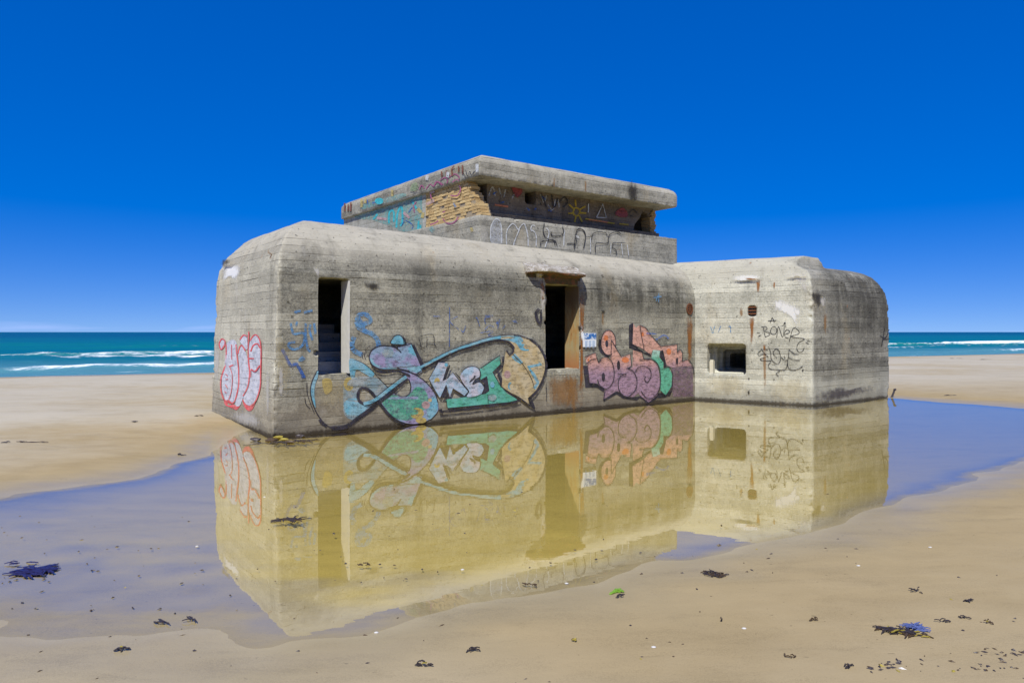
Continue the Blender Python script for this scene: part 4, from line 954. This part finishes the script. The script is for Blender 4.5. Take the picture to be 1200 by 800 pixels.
S.fill(RD2, [(365, 300), (385, 265), (430, 245), (465, 275), (470, 320), (420, 325)]); S.lines(YE2, 12, [(110, 338), (250, 358)], [(300, 370), (360, 378)], [(400, 380), (480, 388)]); S.lines(ORD, 10, [(140, 345), (300, 368)])
S.lines(K2, 9, [(480, 290), (520, 260), (550, 290)], [(490, 310), (520, 320)])
S.build("graffiti", tower, "yellow sun, white triangle and scribbles in the recessed band", gap=.6)
S = Spray('side', 395, 170, 6.316)
S.fill(TQ, [(110, 520), (260, 480), (400, 420), (560, 380), (630, 365), (635, 640), (480, 640), (400, 600), (260, 555), (150, 545)], smooth=False)
S.lines(TQ2, 16, [(385, 580), (388, 500), (420, 490), (420, 570)], [(440, 610), (450, 500), (480, 460), (485, 560), (470, 600)], [(600, 640), (605, 560)], [(270, 550), (300, 510)], [(620, 640), (618, 590)], [(560, 420), (590, 470)])
S.lines(BL3, 9, [(485, 540), (560, 590), (555, 620)], [(500, 560), (480, 600)], [(560, 460), (530, 500)]); S.lines(MG, 8, [(575, 500), (570, 450), (590, 420)]); S.lines(PKD, 22, [(300, 540), (370, 550)], [(495, 500), (540, 540)]); S.lines(YE3, 26, [(600, 470), (625, 500)], [(640, 500), (632, 540)])
S.build("graffiti", side, "turquoise letters on the tower side wall")
S = Spray('slab_left', 395, 170, 6.316)
S.lines(MG, 8, [(610, 330), (625, 298), (645, 320)], [(660, 325), (690, 290), (715, 305), (740, 275), (765, 285), (775, 300)], [(720, 300), (740, 270), (790, 295)], [(765, 260), (800, 240), (820, 260), (812, 285)], [(830, 240), (870, 215), (902, 230), (905, 250)], [(855, 275), (885, 255), (905, 265)])
S.lines(paint("rusty_brown_run", (.22, .09, .05), wear=.5), 13, [(775, 195), (778, 240)], [(812, 190), (808, 240)], [(870, 155), (850, 180), (855, 230)], [(902, 155), (902, 200)], [(930, 150), (932, 215)], [(60, 430), (58, 490)], [(105, 425), (102, 490)], [(85, 440), (84, 490)], smooth=False)
S.lines(K2, 6, [(955, 185), (970, 230), (985, 195), (1000, 225), (1015, 195)], [(930, 200), (960, 240)], [(1010, 215), (1030, 190)]); S.lines(WT, 26, [(1040, 140), (1042, 200)], [(825, 200), (820, 240)], [(672, 225), (668, 260)], smooth=False)
S.fill(TQ, [(200, 440), (330, 400), (480, 360), (520, 370), (440, 410), (320, 440), (200, 475)]); S.dot(TQ2, (315, 415), 32, 24); S.lines(YE3, 20, [(185, 400), (185, 460)], [(412, 330), (412, 380)], [(215, 395), (212, 430)], smooth=False); S.fill(paint("pale_green_spray", (.28, .36, .20), wear=.6, alpha=.7), [(545, 340), (560, 290), (595, 280), (600, 330)])
S.lines(BL3, 12, [(228, 400), (232, 440)], [(265, 430), (290, 425)])
S.build("graffiti", slab, "magenta scallops and brown runs on the side of the roof slab")
S = Spray('brick', 395, 170, 6.316, None)
S.lines(MG, 9, [(905, 300), (915, 330), (890, 375), (840, 372)], [(780, 500), (800, 490)], [(690, 350), (700, 400)]); S.lines(BL2, 16, [(865, 430), (880, 460)]); S.lines(paint("pale_pink_spray", (.52, .36, .34), wear=.5, alpha=.8), 26, [(690, 350), (720, 340)], [(660, 440), (720, 410)])
S.build("graffiti", brickw, "thin magenta scrawl on the bricks")
S = Spray('plinth_left', 395, 170, 6.316, None)
S.lines(MG, 10, [(690, 590), (730, 575), (750, 560)], [(785, 545), (810, 575), (850, 580), (880, 560), (900, 530)]); S.lines(TQ, 40, [(690, 610), (720, 640)], smooth=False); S.lines(YE3, 24, [(995, 610), (1000, 640)], smooth=False)
S.build("graffiti", plinth, "magenta scrawl on the plinth side")

# rust runs and lime blooms
RU = stain("rust_run", (.26, .105, .028), .85); RU2 = stain("old_rust_run", (.30, .155, .055), .6); LI = stain("lime_bloom", (.70, .70, .69), .9, (2.6, 2.6, .7), lo=.05, hi=.85); DK = stain("black_crust", (.035, .032, .03), .8); YL = stain("ochre_wash", (.46, .38, .21), .26); LI2 = stain("thin_lime_run", (.58, .56, .52), .6); MU = stain("purple_crust", (.055, .045, .06), .6, (1.2, 1.2, 1.2))
S = Spray('front', 600, 280, 3.637, bvh_main)
S.soft(RU, [(742, 325), (772, 325), (770, 420), (768, 520), (756, 560), (748, 520), (746, 420)])
S.soft(RU, [(289, 190), (312, 190), (308, 330), (304, 480), (308, 620), (300, 720), (286, 720), (288, 600), (289, 480), (289, 360)])
S.soft(RU2, [(140, 580), (280, 575), (282, 640), (276, 720), (200, 720), (150, 700)]); S.soft(RU2, [(215, 580), (285, 570), (285, 720), (250, 735)])
S.soft(RU, [(122, 170), (140, 190), (138, 270), (124, 255)]); S.soft(LI, [(292, 350), (307, 400), (302, 440), (291, 420)]); S.soft(LI2, [(90, 115), (130, 120), (135, 190), (110, 180)]); S.soft(LI2, [(118, 180), (148, 240), (135, 330), (122, 290)])
S.soft(RU2, [(382, 310), (392, 310), (390, 365), (384, 365)]); S.soft(DK, [(378, 300), (398, 302), (394, 320), (380, 318)]); S.soft(DK, [(277, 368), (305, 375), (300, 388), (280, 384)])
S.at(220, 240, 2.667)
S.soft(YL, [(400, 540), (500, 535), (520, 600), (470, 640), (400, 620)]); S.soft(YL, [(270, 390), (320, 430), (330, 540), (300, 600), (272, 560)]); S.soft(LI2, [(285, 500), (300, 510), (296, 600), (284, 590)]); S.soft(DK, [(545, 240), (600, 245), (598, 268), (560, 262)]); S.soft(LI2, [(390, 190), (412, 205), (410, 230), (398, 215)])
S.build("rust_stain", main, "rust and damp runs round the larger doorway and far vent")
S = Spray('left', 220, 240, 2.667, bvh_main)
S.soft(LI, [(105, 185), (150, 180), (165, 200), (150, 235), (125, 225), (108, 240)]); S.soft(LI2, [(245, 510), (256, 520), (255, 650), (246, 660)]); S.soft(DK, [(104, 172), (132, 166), (134, 182), (106, 196)]); S.soft(RU, [(187, 405), (193, 405), (192, 470), (187, 470)]); S.soft(RU2, [(250, 140), (256, 140), (254, 170), (250, 165)]); S.soft(LI2, [(85, 420), (100, 430), (96, 560), (84, 540)])
S.soft(LI2, [(120, 650), (200, 640), (240, 690), (170, 690)])
S.build("lime_stain", main, "pale lime blooms on the short end wall")
S = Spray('bc', 800, 280, 3.808, bvh_wing)
S.soft(LI, [(400, 278), (430, 264), (470, 276), (510, 290), (538, 330), (530, 360), (514, 395), (496, 360), (466, 340), (436, 325), (404, 314)]); S.soft(LI, [(410, 275), (440, 272), (440, 318), (415, 310)]); S.soft(LI, [(495, 305), (525, 320), (520, 345), (500, 335)])
S.soft(LI, [(218, 170), (280, 158), (360, 165), (330, 182), (240, 190)]); S.soft(LI2, [(440, 160), (520, 145), (565, 165), (550, 200), (480, 185)]); S.soft(LI2, [(520, 190), (560, 200), (555, 240), (535, 235)])
S.soft(RU, [(326, 178), (345, 180), (342, 240), (330, 240)]); S.soft(RU, [(275, 172), (345, 178), (344, 186), (276, 180)]); S.soft(RU, [(404, 188), (412, 188), (411, 222), (404, 218)]); S.soft(RU, [(296, 338), (322, 338), (318, 400), (312, 470), (302, 470), (300, 400)]); S.soft(RU2, [(254, 308), (270, 308), (268, 350), (256, 345)])
S.soft(RU2, [(358, 470), (372, 470), (374, 660), (362, 660)]); S.soft(RU, [(358, 470), (370, 470), (370, 500), (360, 500)]); S.soft(YL, [(100, 605), (280, 605), (300, 700), (120, 700)]); S.soft(YL, [(380, 620), (560, 620), (560, 735), (400, 730)])
S.soft(DK, [(404, 622), (412, 622), (411, 632), (405, 632)]); S.soft(DK, [(290, 675), (300, 676), (298, 694), (291, 692)]); S.soft(DK, [(292, 618), (300, 618), (299, 628), (292, 628)])
S.build("rust_stain", wing, "rust runs and white lime bloom beside the gun slit")
S = Spray('cd', 800, 280, 3.808, bvh_wing)
S.soft(MU, [(585, 690), (640, 670), (700, 655), (760, 668), (840, 645), (860, 672), (760, 705), (640, 735), (590, 738)]); S.soft(LI2, [(608, 262), (640, 258), (632, 312), (615, 290)]); S.soft(DK, [(582, 235), (622, 232), (618, 300), (590, 310)])
S.soft(RU2, [(628, 330), (645, 335), (640, 430), (630, 420)])
S.build("damp_stain", wing, "dark run-off stains down the shaded wing side")
S = Spray('plinth', 550, 180, 6.664); S.at(380, 160, 2.727)
S.p = 'plinth'; S.soft(DK, [(968, 140), (1000, 145), (1002, 200), (985, 215), (972, 200)]); S.soft(RU2, [(730, 130), (738, 130), (737, 165), (731, 165)]); S.soft(RU2, [(832, 140), (838, 140), (837, 180), (832, 175)])
S.build("damp_stain", slab, "dark run down the slab front")

# ------------------------------------------------------------------ information sign by the doorway
sp_ = [unproj(p, 'front', 0) for p in ((683, 406.5), (698, 406.2), (697.8, 391.0), (683, 390.3))]
x0, x1, z0, z1 = sp_[0].x, sp_[1].x, sp_[0].z, sp_[3].z; cx, cz = (x0 + x1) / 2, (z0 + z1) / 2
sg = bpy.data.objects.new("information_sign", None); col.objects.link(sg); sg.empty_display_size = .1
wx, wy = to_world(cx, 0); sg.location = (wx, wy, cz); sg.rotation_euler = bunker.rotation_euler
tag(sg, "small blue and white notice fixed to the wall right of the larger doorway", "sign")
hw, hh = (x1 - x0) / 2, (z1 - z0) / 2
MB().box((-hw, -.022, -hh), (hw, .02, hh)).build("panel", plain("white_enamel", (.66, .70, .74), (.74, .77, .80), 6, .4), sg)
b = NB("printed_photo"); P = b.pos(); n1 = b.noise(P, 14, 4, .6); pic = b.finish(b.principled(b.mix(b.step(n1, .45, .62), (.03, .14, .40), (.60, .68, .76)), .4))
MB().box((-hw * .97, -.026, .02), (hw * .97, -.0221, hh * .96)).build("picture", pic, sg)
INK = plain("grey_ink", (.20, .28, .42), None); PAPER = plain("pale_paper", (.56, .66, .78), None)
for cx_ in (-.52, .0, .52):
    tx = MB(); tx.box((cx_ * hw * 1.1 - hw * .23, -.0245, -hh * .93), (cx_ * hw * 1.1 + hw * .23, -.0221, -.015), 1)
    for k in range(7):
        zz = -.03 - k * .026; ln = hw * .22 * random.uniform(.6, 1)
        tx.box((cx_ * hw * 1.1 - hw * .21, -.026, zz), (cx_ * hw * 1.1 - hw * .21 + 2 * ln, -.0222, zz + .009))
    tx.build("text_block", [INK, PAPER], sg)

# dark rod at the far right foot
def tube(pts, r0, r1, seg=6):
    V = []; Fc = []; n = len(pts)
    for i, p in enumerate(pts):
        a, c_ = Vector(pts[max(i - 1, 0)]), Vector(pts[min(i + 1, n - 1)]); d = (c_ - a).normalized(); u_ = d.cross(Vector((.13, .31, .94))).normalized(); w_ = d.cross(u_)
        r_ = r0 + (r1 - r0) * i / (n - 1)
        V += [tuple(Vector(p) + u_ * r_ * math.cos(k * math.tau / seg) + w_ * r_ * math.sin(k * math.tau / seg)) for k in range(seg)]
    for i in range(n - 1):
        for k in range(seg): j = (k + 1) % seg; Fc.append((i * seg + k, i * seg + j, (i + 1) * seg + j, (i + 1) * seg + k))
    Fc.append(tuple(reversed(range(seg)))); Fc.append(tuple(range((n - 1) * seg, n * seg)))
    return V, Fc
dx_, dy_ = to_world(Dl[0] + .02, Dl[1] - .05)
ro = MB(); ro.add(tube([(-.06, 0, -.05), (.0, 0, .06), (.05, .0, .18), (.07, 0, .26)], .035, .03)); ro.add(tube([(.07, 0, .26), (.12, .01, .29)], .045, .04))
o = ro.build("metal_rod", plain("dark_iron", (.03, .028, .04), (.07, .06, .07), 30), None); o.location = (dx_, dy_, 0); o.scale = (.75, .75, .75); tag(o, "short dark bent rod sticking up at the far right foot of the bunker", "rod")

# ------------------------------------------------------------------ wrack and litter on the sand and in the pool
def zg(X, Y): return float(height(np.array([X]), np.array([Y]))[0])
WD = plain("dark_wrack", (.016, .013, .018), (.060, .045, .040), 60, .45, .5)
WB = plain("brown_wrack", (.030, .018, .010), (.10, .060, .022), 60, .5, .5)
WBL = plain("blue_rope_fibre", (.05, .08, .26), (.14, .18, .36), 60, .6)
WDB = plain("sky_tinted_wrack", (.014, .012, .060), (.030, .028, .110), 60, .4, .5)  # blue cast is sky reflection on wet weed, put into its colour
WG = plain("sea_lettuce", (.10, .26, .02), (.22, .36, .03), 40, .45, .5)
WY = plain("yellow_weed", (.26, .22, .03), (.34, .26, .05), 40, .6)
SHL = plain("bleached_shell", (.50, .48, .43), (.66, .64, .60), 40, .5)
def blade(rx, ry, z, ang, ln, wd, rng, lift_=.01, flat=False):
    """a curled strap of weed with thickness"""
    n = 7; V = []; Fc = []; a = ang; x, y = rx, ry; zz = z
    for i in range(n + 1):
        f = i / n; h = wd * (.35 + .65 * math.sin(math.pi * min(1, f * .9 + .08))) / 2; up = z + lift_ * math.sin(f * math.pi) + rng.uniform(0, .004)
        px_, py_ = -math.sin(a) * h, math.cos(a) * h
        V += [(x + px_, y + py_, up), (x - px_, y - py_, up), (x - px_, y - py_, up + .005), (x + px_, y + py_, up + .005)]
        a += rng.uniform(-.32, .32); x += math.cos(a) * ln / n; y += math.sin(a) * ln / n
    for i in range(n):
        for k in range(4): j = (k + 1) % 4; Fc.append((i * 4 + k, i * 4 + j, i * 4 + 4 + j, i * 4 + 4 + k))
    Fc += [(3, 2, 1, 0), (n * 4, n * 4 + 1, n * 4 + 2, n * 4 + 3)]
    return V, Fc
def clump(name, px, label, cat, mats, n, rx, ry, ln, wd, seed, group=None, elong=0.0, h=.03, atz=None):
    rng = random.Random(seed); X, Y = ground(*px, z=.03); m = MB()
    for k in range(n):
        a = rng.uniform(0, math.tau); q = rng.random() ** .6; bx = q * rx * math.cos(a); by = q * ry * math.sin(a) + elong * bx
        zz = max(0, zg(X + bx, Y + by)) if atz is None else atz
        m.add(blade(bx, by, zz + rng.uniform(0, h) * (1 - q), rng.choice([0, math.pi]) + rng.gauss(0, .55), ln * rng.uniform(.5, 1.2), wd * rng.uniform(.6, 1.3), rng, .004), rng.choices(range(len(mats)), [6, 2, 2, 1][:len(mats)])[0])
    o = m.build(name, mats); o.location = (X, Y, 0); tag(o, label, cat, group); return o
clump("seaweed_clump", (40, 665), "large dark blue-black seaweed mat lying in the film of water at left", "seaweed", [WDB], 95, .09, .08, .11, .016, 1, h=.02)
clump("seaweed_strand", (20, 656), "slim dark weed strand just behind the large left seaweed mat", "seaweed", [WDB], 5, .05, .015, .09, .012, 2, elong=.8)
clump("seaweed_clump", (340, 606), "dark ragged seaweed afloat in the bunker's reflection near its left edge", "seaweed", [WD, WB], 45, .09, .07, .10, .012, 3, h=.012)
clump("seaweed_clump", (838, 672), "spiky dark seaweed tuft on damp sand below the pool's right lobe", "seaweed", [WD, WB], 34, .06, .075, .06, .007, 4, h=.02)
c_ = clump("seaweed_clump", (1055, 748), "dark seaweed trail with a tangle of blue fibre at its right end", "seaweed", [WD, WB, WY], 70, .10, .05, .06, .007, 5, elong=-.45, h=.02)
clump("rope_fibre", (1073, 743), "tangle of frayed blue fibre on the dark seaweed trail at lower right", "fibre", [WBL], 36, .03, .04, .055, .005, 6, h=.035)
g_ = clump("sea_lettuce", (723, 690), "bright green sea lettuce scrap on damp sand", "seaweed", [WG], 11, .028, .02, .05, .018, 7, h=.02)
clump("weed_scrap", (726, 697), "short dark stem lying in front of the green sea lettuce", "seaweed", [WD], 6, .008, .03, .035, .006, 8)
for i, (px, lab, n, rx, ry, ln, wd, mt) in enumerate([
    ((192, 725), "flat dark twig pair in shallow film, left of the bunker's reflected corner", 5, .05, .015, .10, .010, [WD]),
    ((225, 721), "thin pale-edged reed scrap right of the flat twig pair", 5, .05, .015, .10, .008, [WD]),
    ((144, 756), "small dark weed scrap with yellow tip on the lower left sand", 7, .03, .015, .05, .014, [WD, WY]),
    ((429, 658), "curled brown twig in the bunker's reflection below the small doorway", 6, .05, .015, .07, .013, [WB]),
    ((622, 681), "reddish brown pod lying at the lit rim of the reflection", 5, .05, .012, .06, .014, [WB]),
    ((552, 762), "long thin black twig on bare sand at bottom centre", 6, .07, .010, .08, .008, [WD]),
    ((498, 780), "yellow and dark weed scrap below the long black twig", 7, .04, .012, .05, .009, [WD, WY]),
    ((674, 754), "tiny ochre weed crumb right of the long black twig", 6, .015, .012, .02, .012, [WY, WB]),
    ((1074, 698), "small forked dark weed scrap above the seaweed trail", 6, .035, .015, .05, .008, [WD]),
    ((1133, 710), "bent black scrap on sand, upper right of the seaweed trail", 6, .03, .015, .05, .009, [WD]),
    ((1128, 731), "thin curved scrap between the bent black scrap and the seaweed trail", 5, .04, .012, .05, .007, [WD]),
    ((1105, 736), "straight thin stalk just right of the blue fibre", 4, .05, .008, .06, .006, [WD]),
    ((1158, 738), "brown and yellow weed crumb near the right edge", 6, .02, .012, .03, .010, [WB, WY]),
    ((953, 731), "small brown leaf scrap on open sand right of centre", 6, .015, .012, .03, .010, [WB]),
    ((846, 730), "tiny dark weed crumb left of the brown leaf scrap", 4, .01, .01, .02, .010, [WD]),
    ((926, 778), "straight brown stick on the lower right sand", 4, .05, .008, .05, .008, [WB]),
    ((993, 791), "dark weed scrap at the bottom edge right of the brown stick", 7, .03, .015, .04, .010, [WD]),
    ((35, 521), "flat dark driftwood sliver on dry sand at far left", 4, .20, .03, .22, .05, [WB]),
    ((9, 522), "small dark lump left of the driftwood sliver on dry sand", 4, .07, .03, .08, .05, [WD]),
    ((158, 497), "small dark weed lump on dry sand left of the bunker", 4, .05, .03, .10, .05, [WD]),
    ((212, 532), "dark pebble-like weed lump beside the pool's upper left tip", 5, .04, .03, .06, .03, [WD]),
    ((236, 490), "brown driftwood flake on sand close to the end wall", 4, .14, .03, .15, .04, [WB]),
    ((1119, 421), "pale driftwood piece on the far right beach", 4, .35, .1, .45, .14, [WB]),
    ((1156, 422), "dark flat driftwood near the far surf at right", 4, .35, .1, .45, .12, [WD]),
    ((1112, 464), "dark weed line on sand above the blue part of the pool", 4, .22, .05, .25, .05, [WD])]):
    clump("weed_scrap", px, lab, "weed scrap", mt, n, rx * .75, ry * .75, ln * .7, wd * .75, 40 + i, "small scraps washed up on the sand")
# rubble at the foot of the near corner
rb = [(318, 517, .06, WB), (333, 516, .04, WY), (340, 519, .05, WB), (352, 512, .05, WD), (370, 506.5, .07, SHL), (326, 513.5, .05, WY), (300, 516, .05, WD)]
labs = ["brown weed lump in the water right under the bunker's near corner", "yellowish stone crumb against the near foot of the long wall", "orange-brown lump in the water in front of the near foot", "dark lump against the long wall, right of the near corner", "pale stone at the waterline below the small doorway", "ochre crumb wedged at the near corner's foot", "dark weed flake in the water left of the near corner"]
for (x, y, r_, m), lab in zip(rb, labs):
    X, Y = ground(x, y); me = bpy.data.meshes.new("rubble_lump"); bm = bmesh.new(); bmesh.ops.create_icosphere(bm, subdivisions=2, radius=r_)
    for v_ in bm.verts: v_.co *= 1 + .5 * mn.noise(v_.co * 22 + Vector((x, y, 0))); v_.co.z *= .55; v_.co.x *= 1.6
    bm.to_mesh(me); bm.free(); me.materials.append(m); o = link("rubble_lump", me); o.location = (X, Y, .02); tag(o, lab, "rubble", "rubble at the near foot of the bunker")
cl = clump("weed_line", (345, 515), "thin dark weed line afloat along the near foot of the long wall", "seaweed", [WD, WB], 24, .55, .05, .25, .03, 77, elong=.55, h=.01)
# shells
for (x, y, lab) in ((231, 637, "white shell in the blue film left of the bunker's reflection"), (441, 737, "white shell in the pale lilac tongue of the pool's near edge"), (542, 664, "white shell inside the reflection, left of the reddish pod"), (664, 680, "white shell on the rim right of the reddish pod"), (1006, 665, "white shell on sand right of the spiky seaweed tuft"), (1090, 644, "white shell on sand at right, above the forked weed scrap"), (872, 741, "white shell on sand left of the straight brown stick"), (766, 764, "white shell on bare sand at bottom right of centre")):
    X, Y = ground(x, y, .02); me = bpy.data.meshes.new("shell"); bm = bmesh.new(); bmesh.ops.create_icosphere(bm, subdivisions=2, radius=.011)
    for v_ in bm.verts: v_.co.z = max(v_.co.z, 0) * .55; v_.co.x *= 1.25; v_.co *= 1 + .06 * math.sin(9 * math.atan2(v_.co.y, v_.co.x))
    bm.to_mesh(me); bm.free(); me.materials.append(SHL); o = link("shell", me); o.location = (X, Y, max(0, zg(X, Y)) + .001); tag(o, lab, "shell", "white shells scattered on the beach")
# the crumbs nobody could count
rng = random.Random(99); m = MB()
def crumb(x, y, r_):
    X, Y = ground(x, y, .03); z = max(zg(X, Y), 0) + .001
    k = rng.choices([0, 1, 2, 3], [6, 4, .5, .25])[0]
    q_ = [rng.uniform(.5, 1.5) for _ in range(6)]; al = rng.uniform(0, math.tau); ca, sa = math.cos(al), math.sin(al)
    P6 = [(2.0 * r_ * q_[0], 0), (0, r_ * q_[1]), (-2.0 * r_ * q_[2], 0), (0, -r_ * q_[3])]
    V = [(X + ca * u_ - sa * w_, Y + sa * u_ + ca * w_, z) for u_, w_ in P6] + [(X, Y, z + r_ * .8 * q_[4])]
    m.add((V, [(0, 1, 4), (1, 2, 4), (2, 3, 4), (3, 0, 4), (3, 2, 1, 0)]), k)
for k in range(75):
    x, y = rng.uniform(-60, 1260), 640 + 175 * rng.random()
    crumb(x, y, rng.uniform(.003, .0075))
for k in range(45): crumb(1130 + rng.gauss(20, 62), 799 - abs(rng.gauss(0, 10)), rng.uniform(.003, .008))
for k in range(20): crumb(1165 + rng.gauss(10, 22), 775 + rng.gauss(0, 4), rng.uniform(.004, .010))
for k in range(18): crumb(1040 + rng.gauss(0, 12), 791 + rng.gauss(0, 3), rng.uniform(.004, .010))
for k in range(45): crumb(rng.uniform(0, 245), 600 + 110 * rng.random(), rng.uniform(.003, .009))
for k in range(60): crumb(rng.uniform(250, 1040), 560 + 120 * rng.random(), rng.uniform(.004, .010))
o = m.build("beach_crumbs", [WD, WB, WY, SHL]); tag(o, kind="stuff"); o["label"] = "scattered crumbs of weed and shell on the sand"; o["category"] = "beach litter"
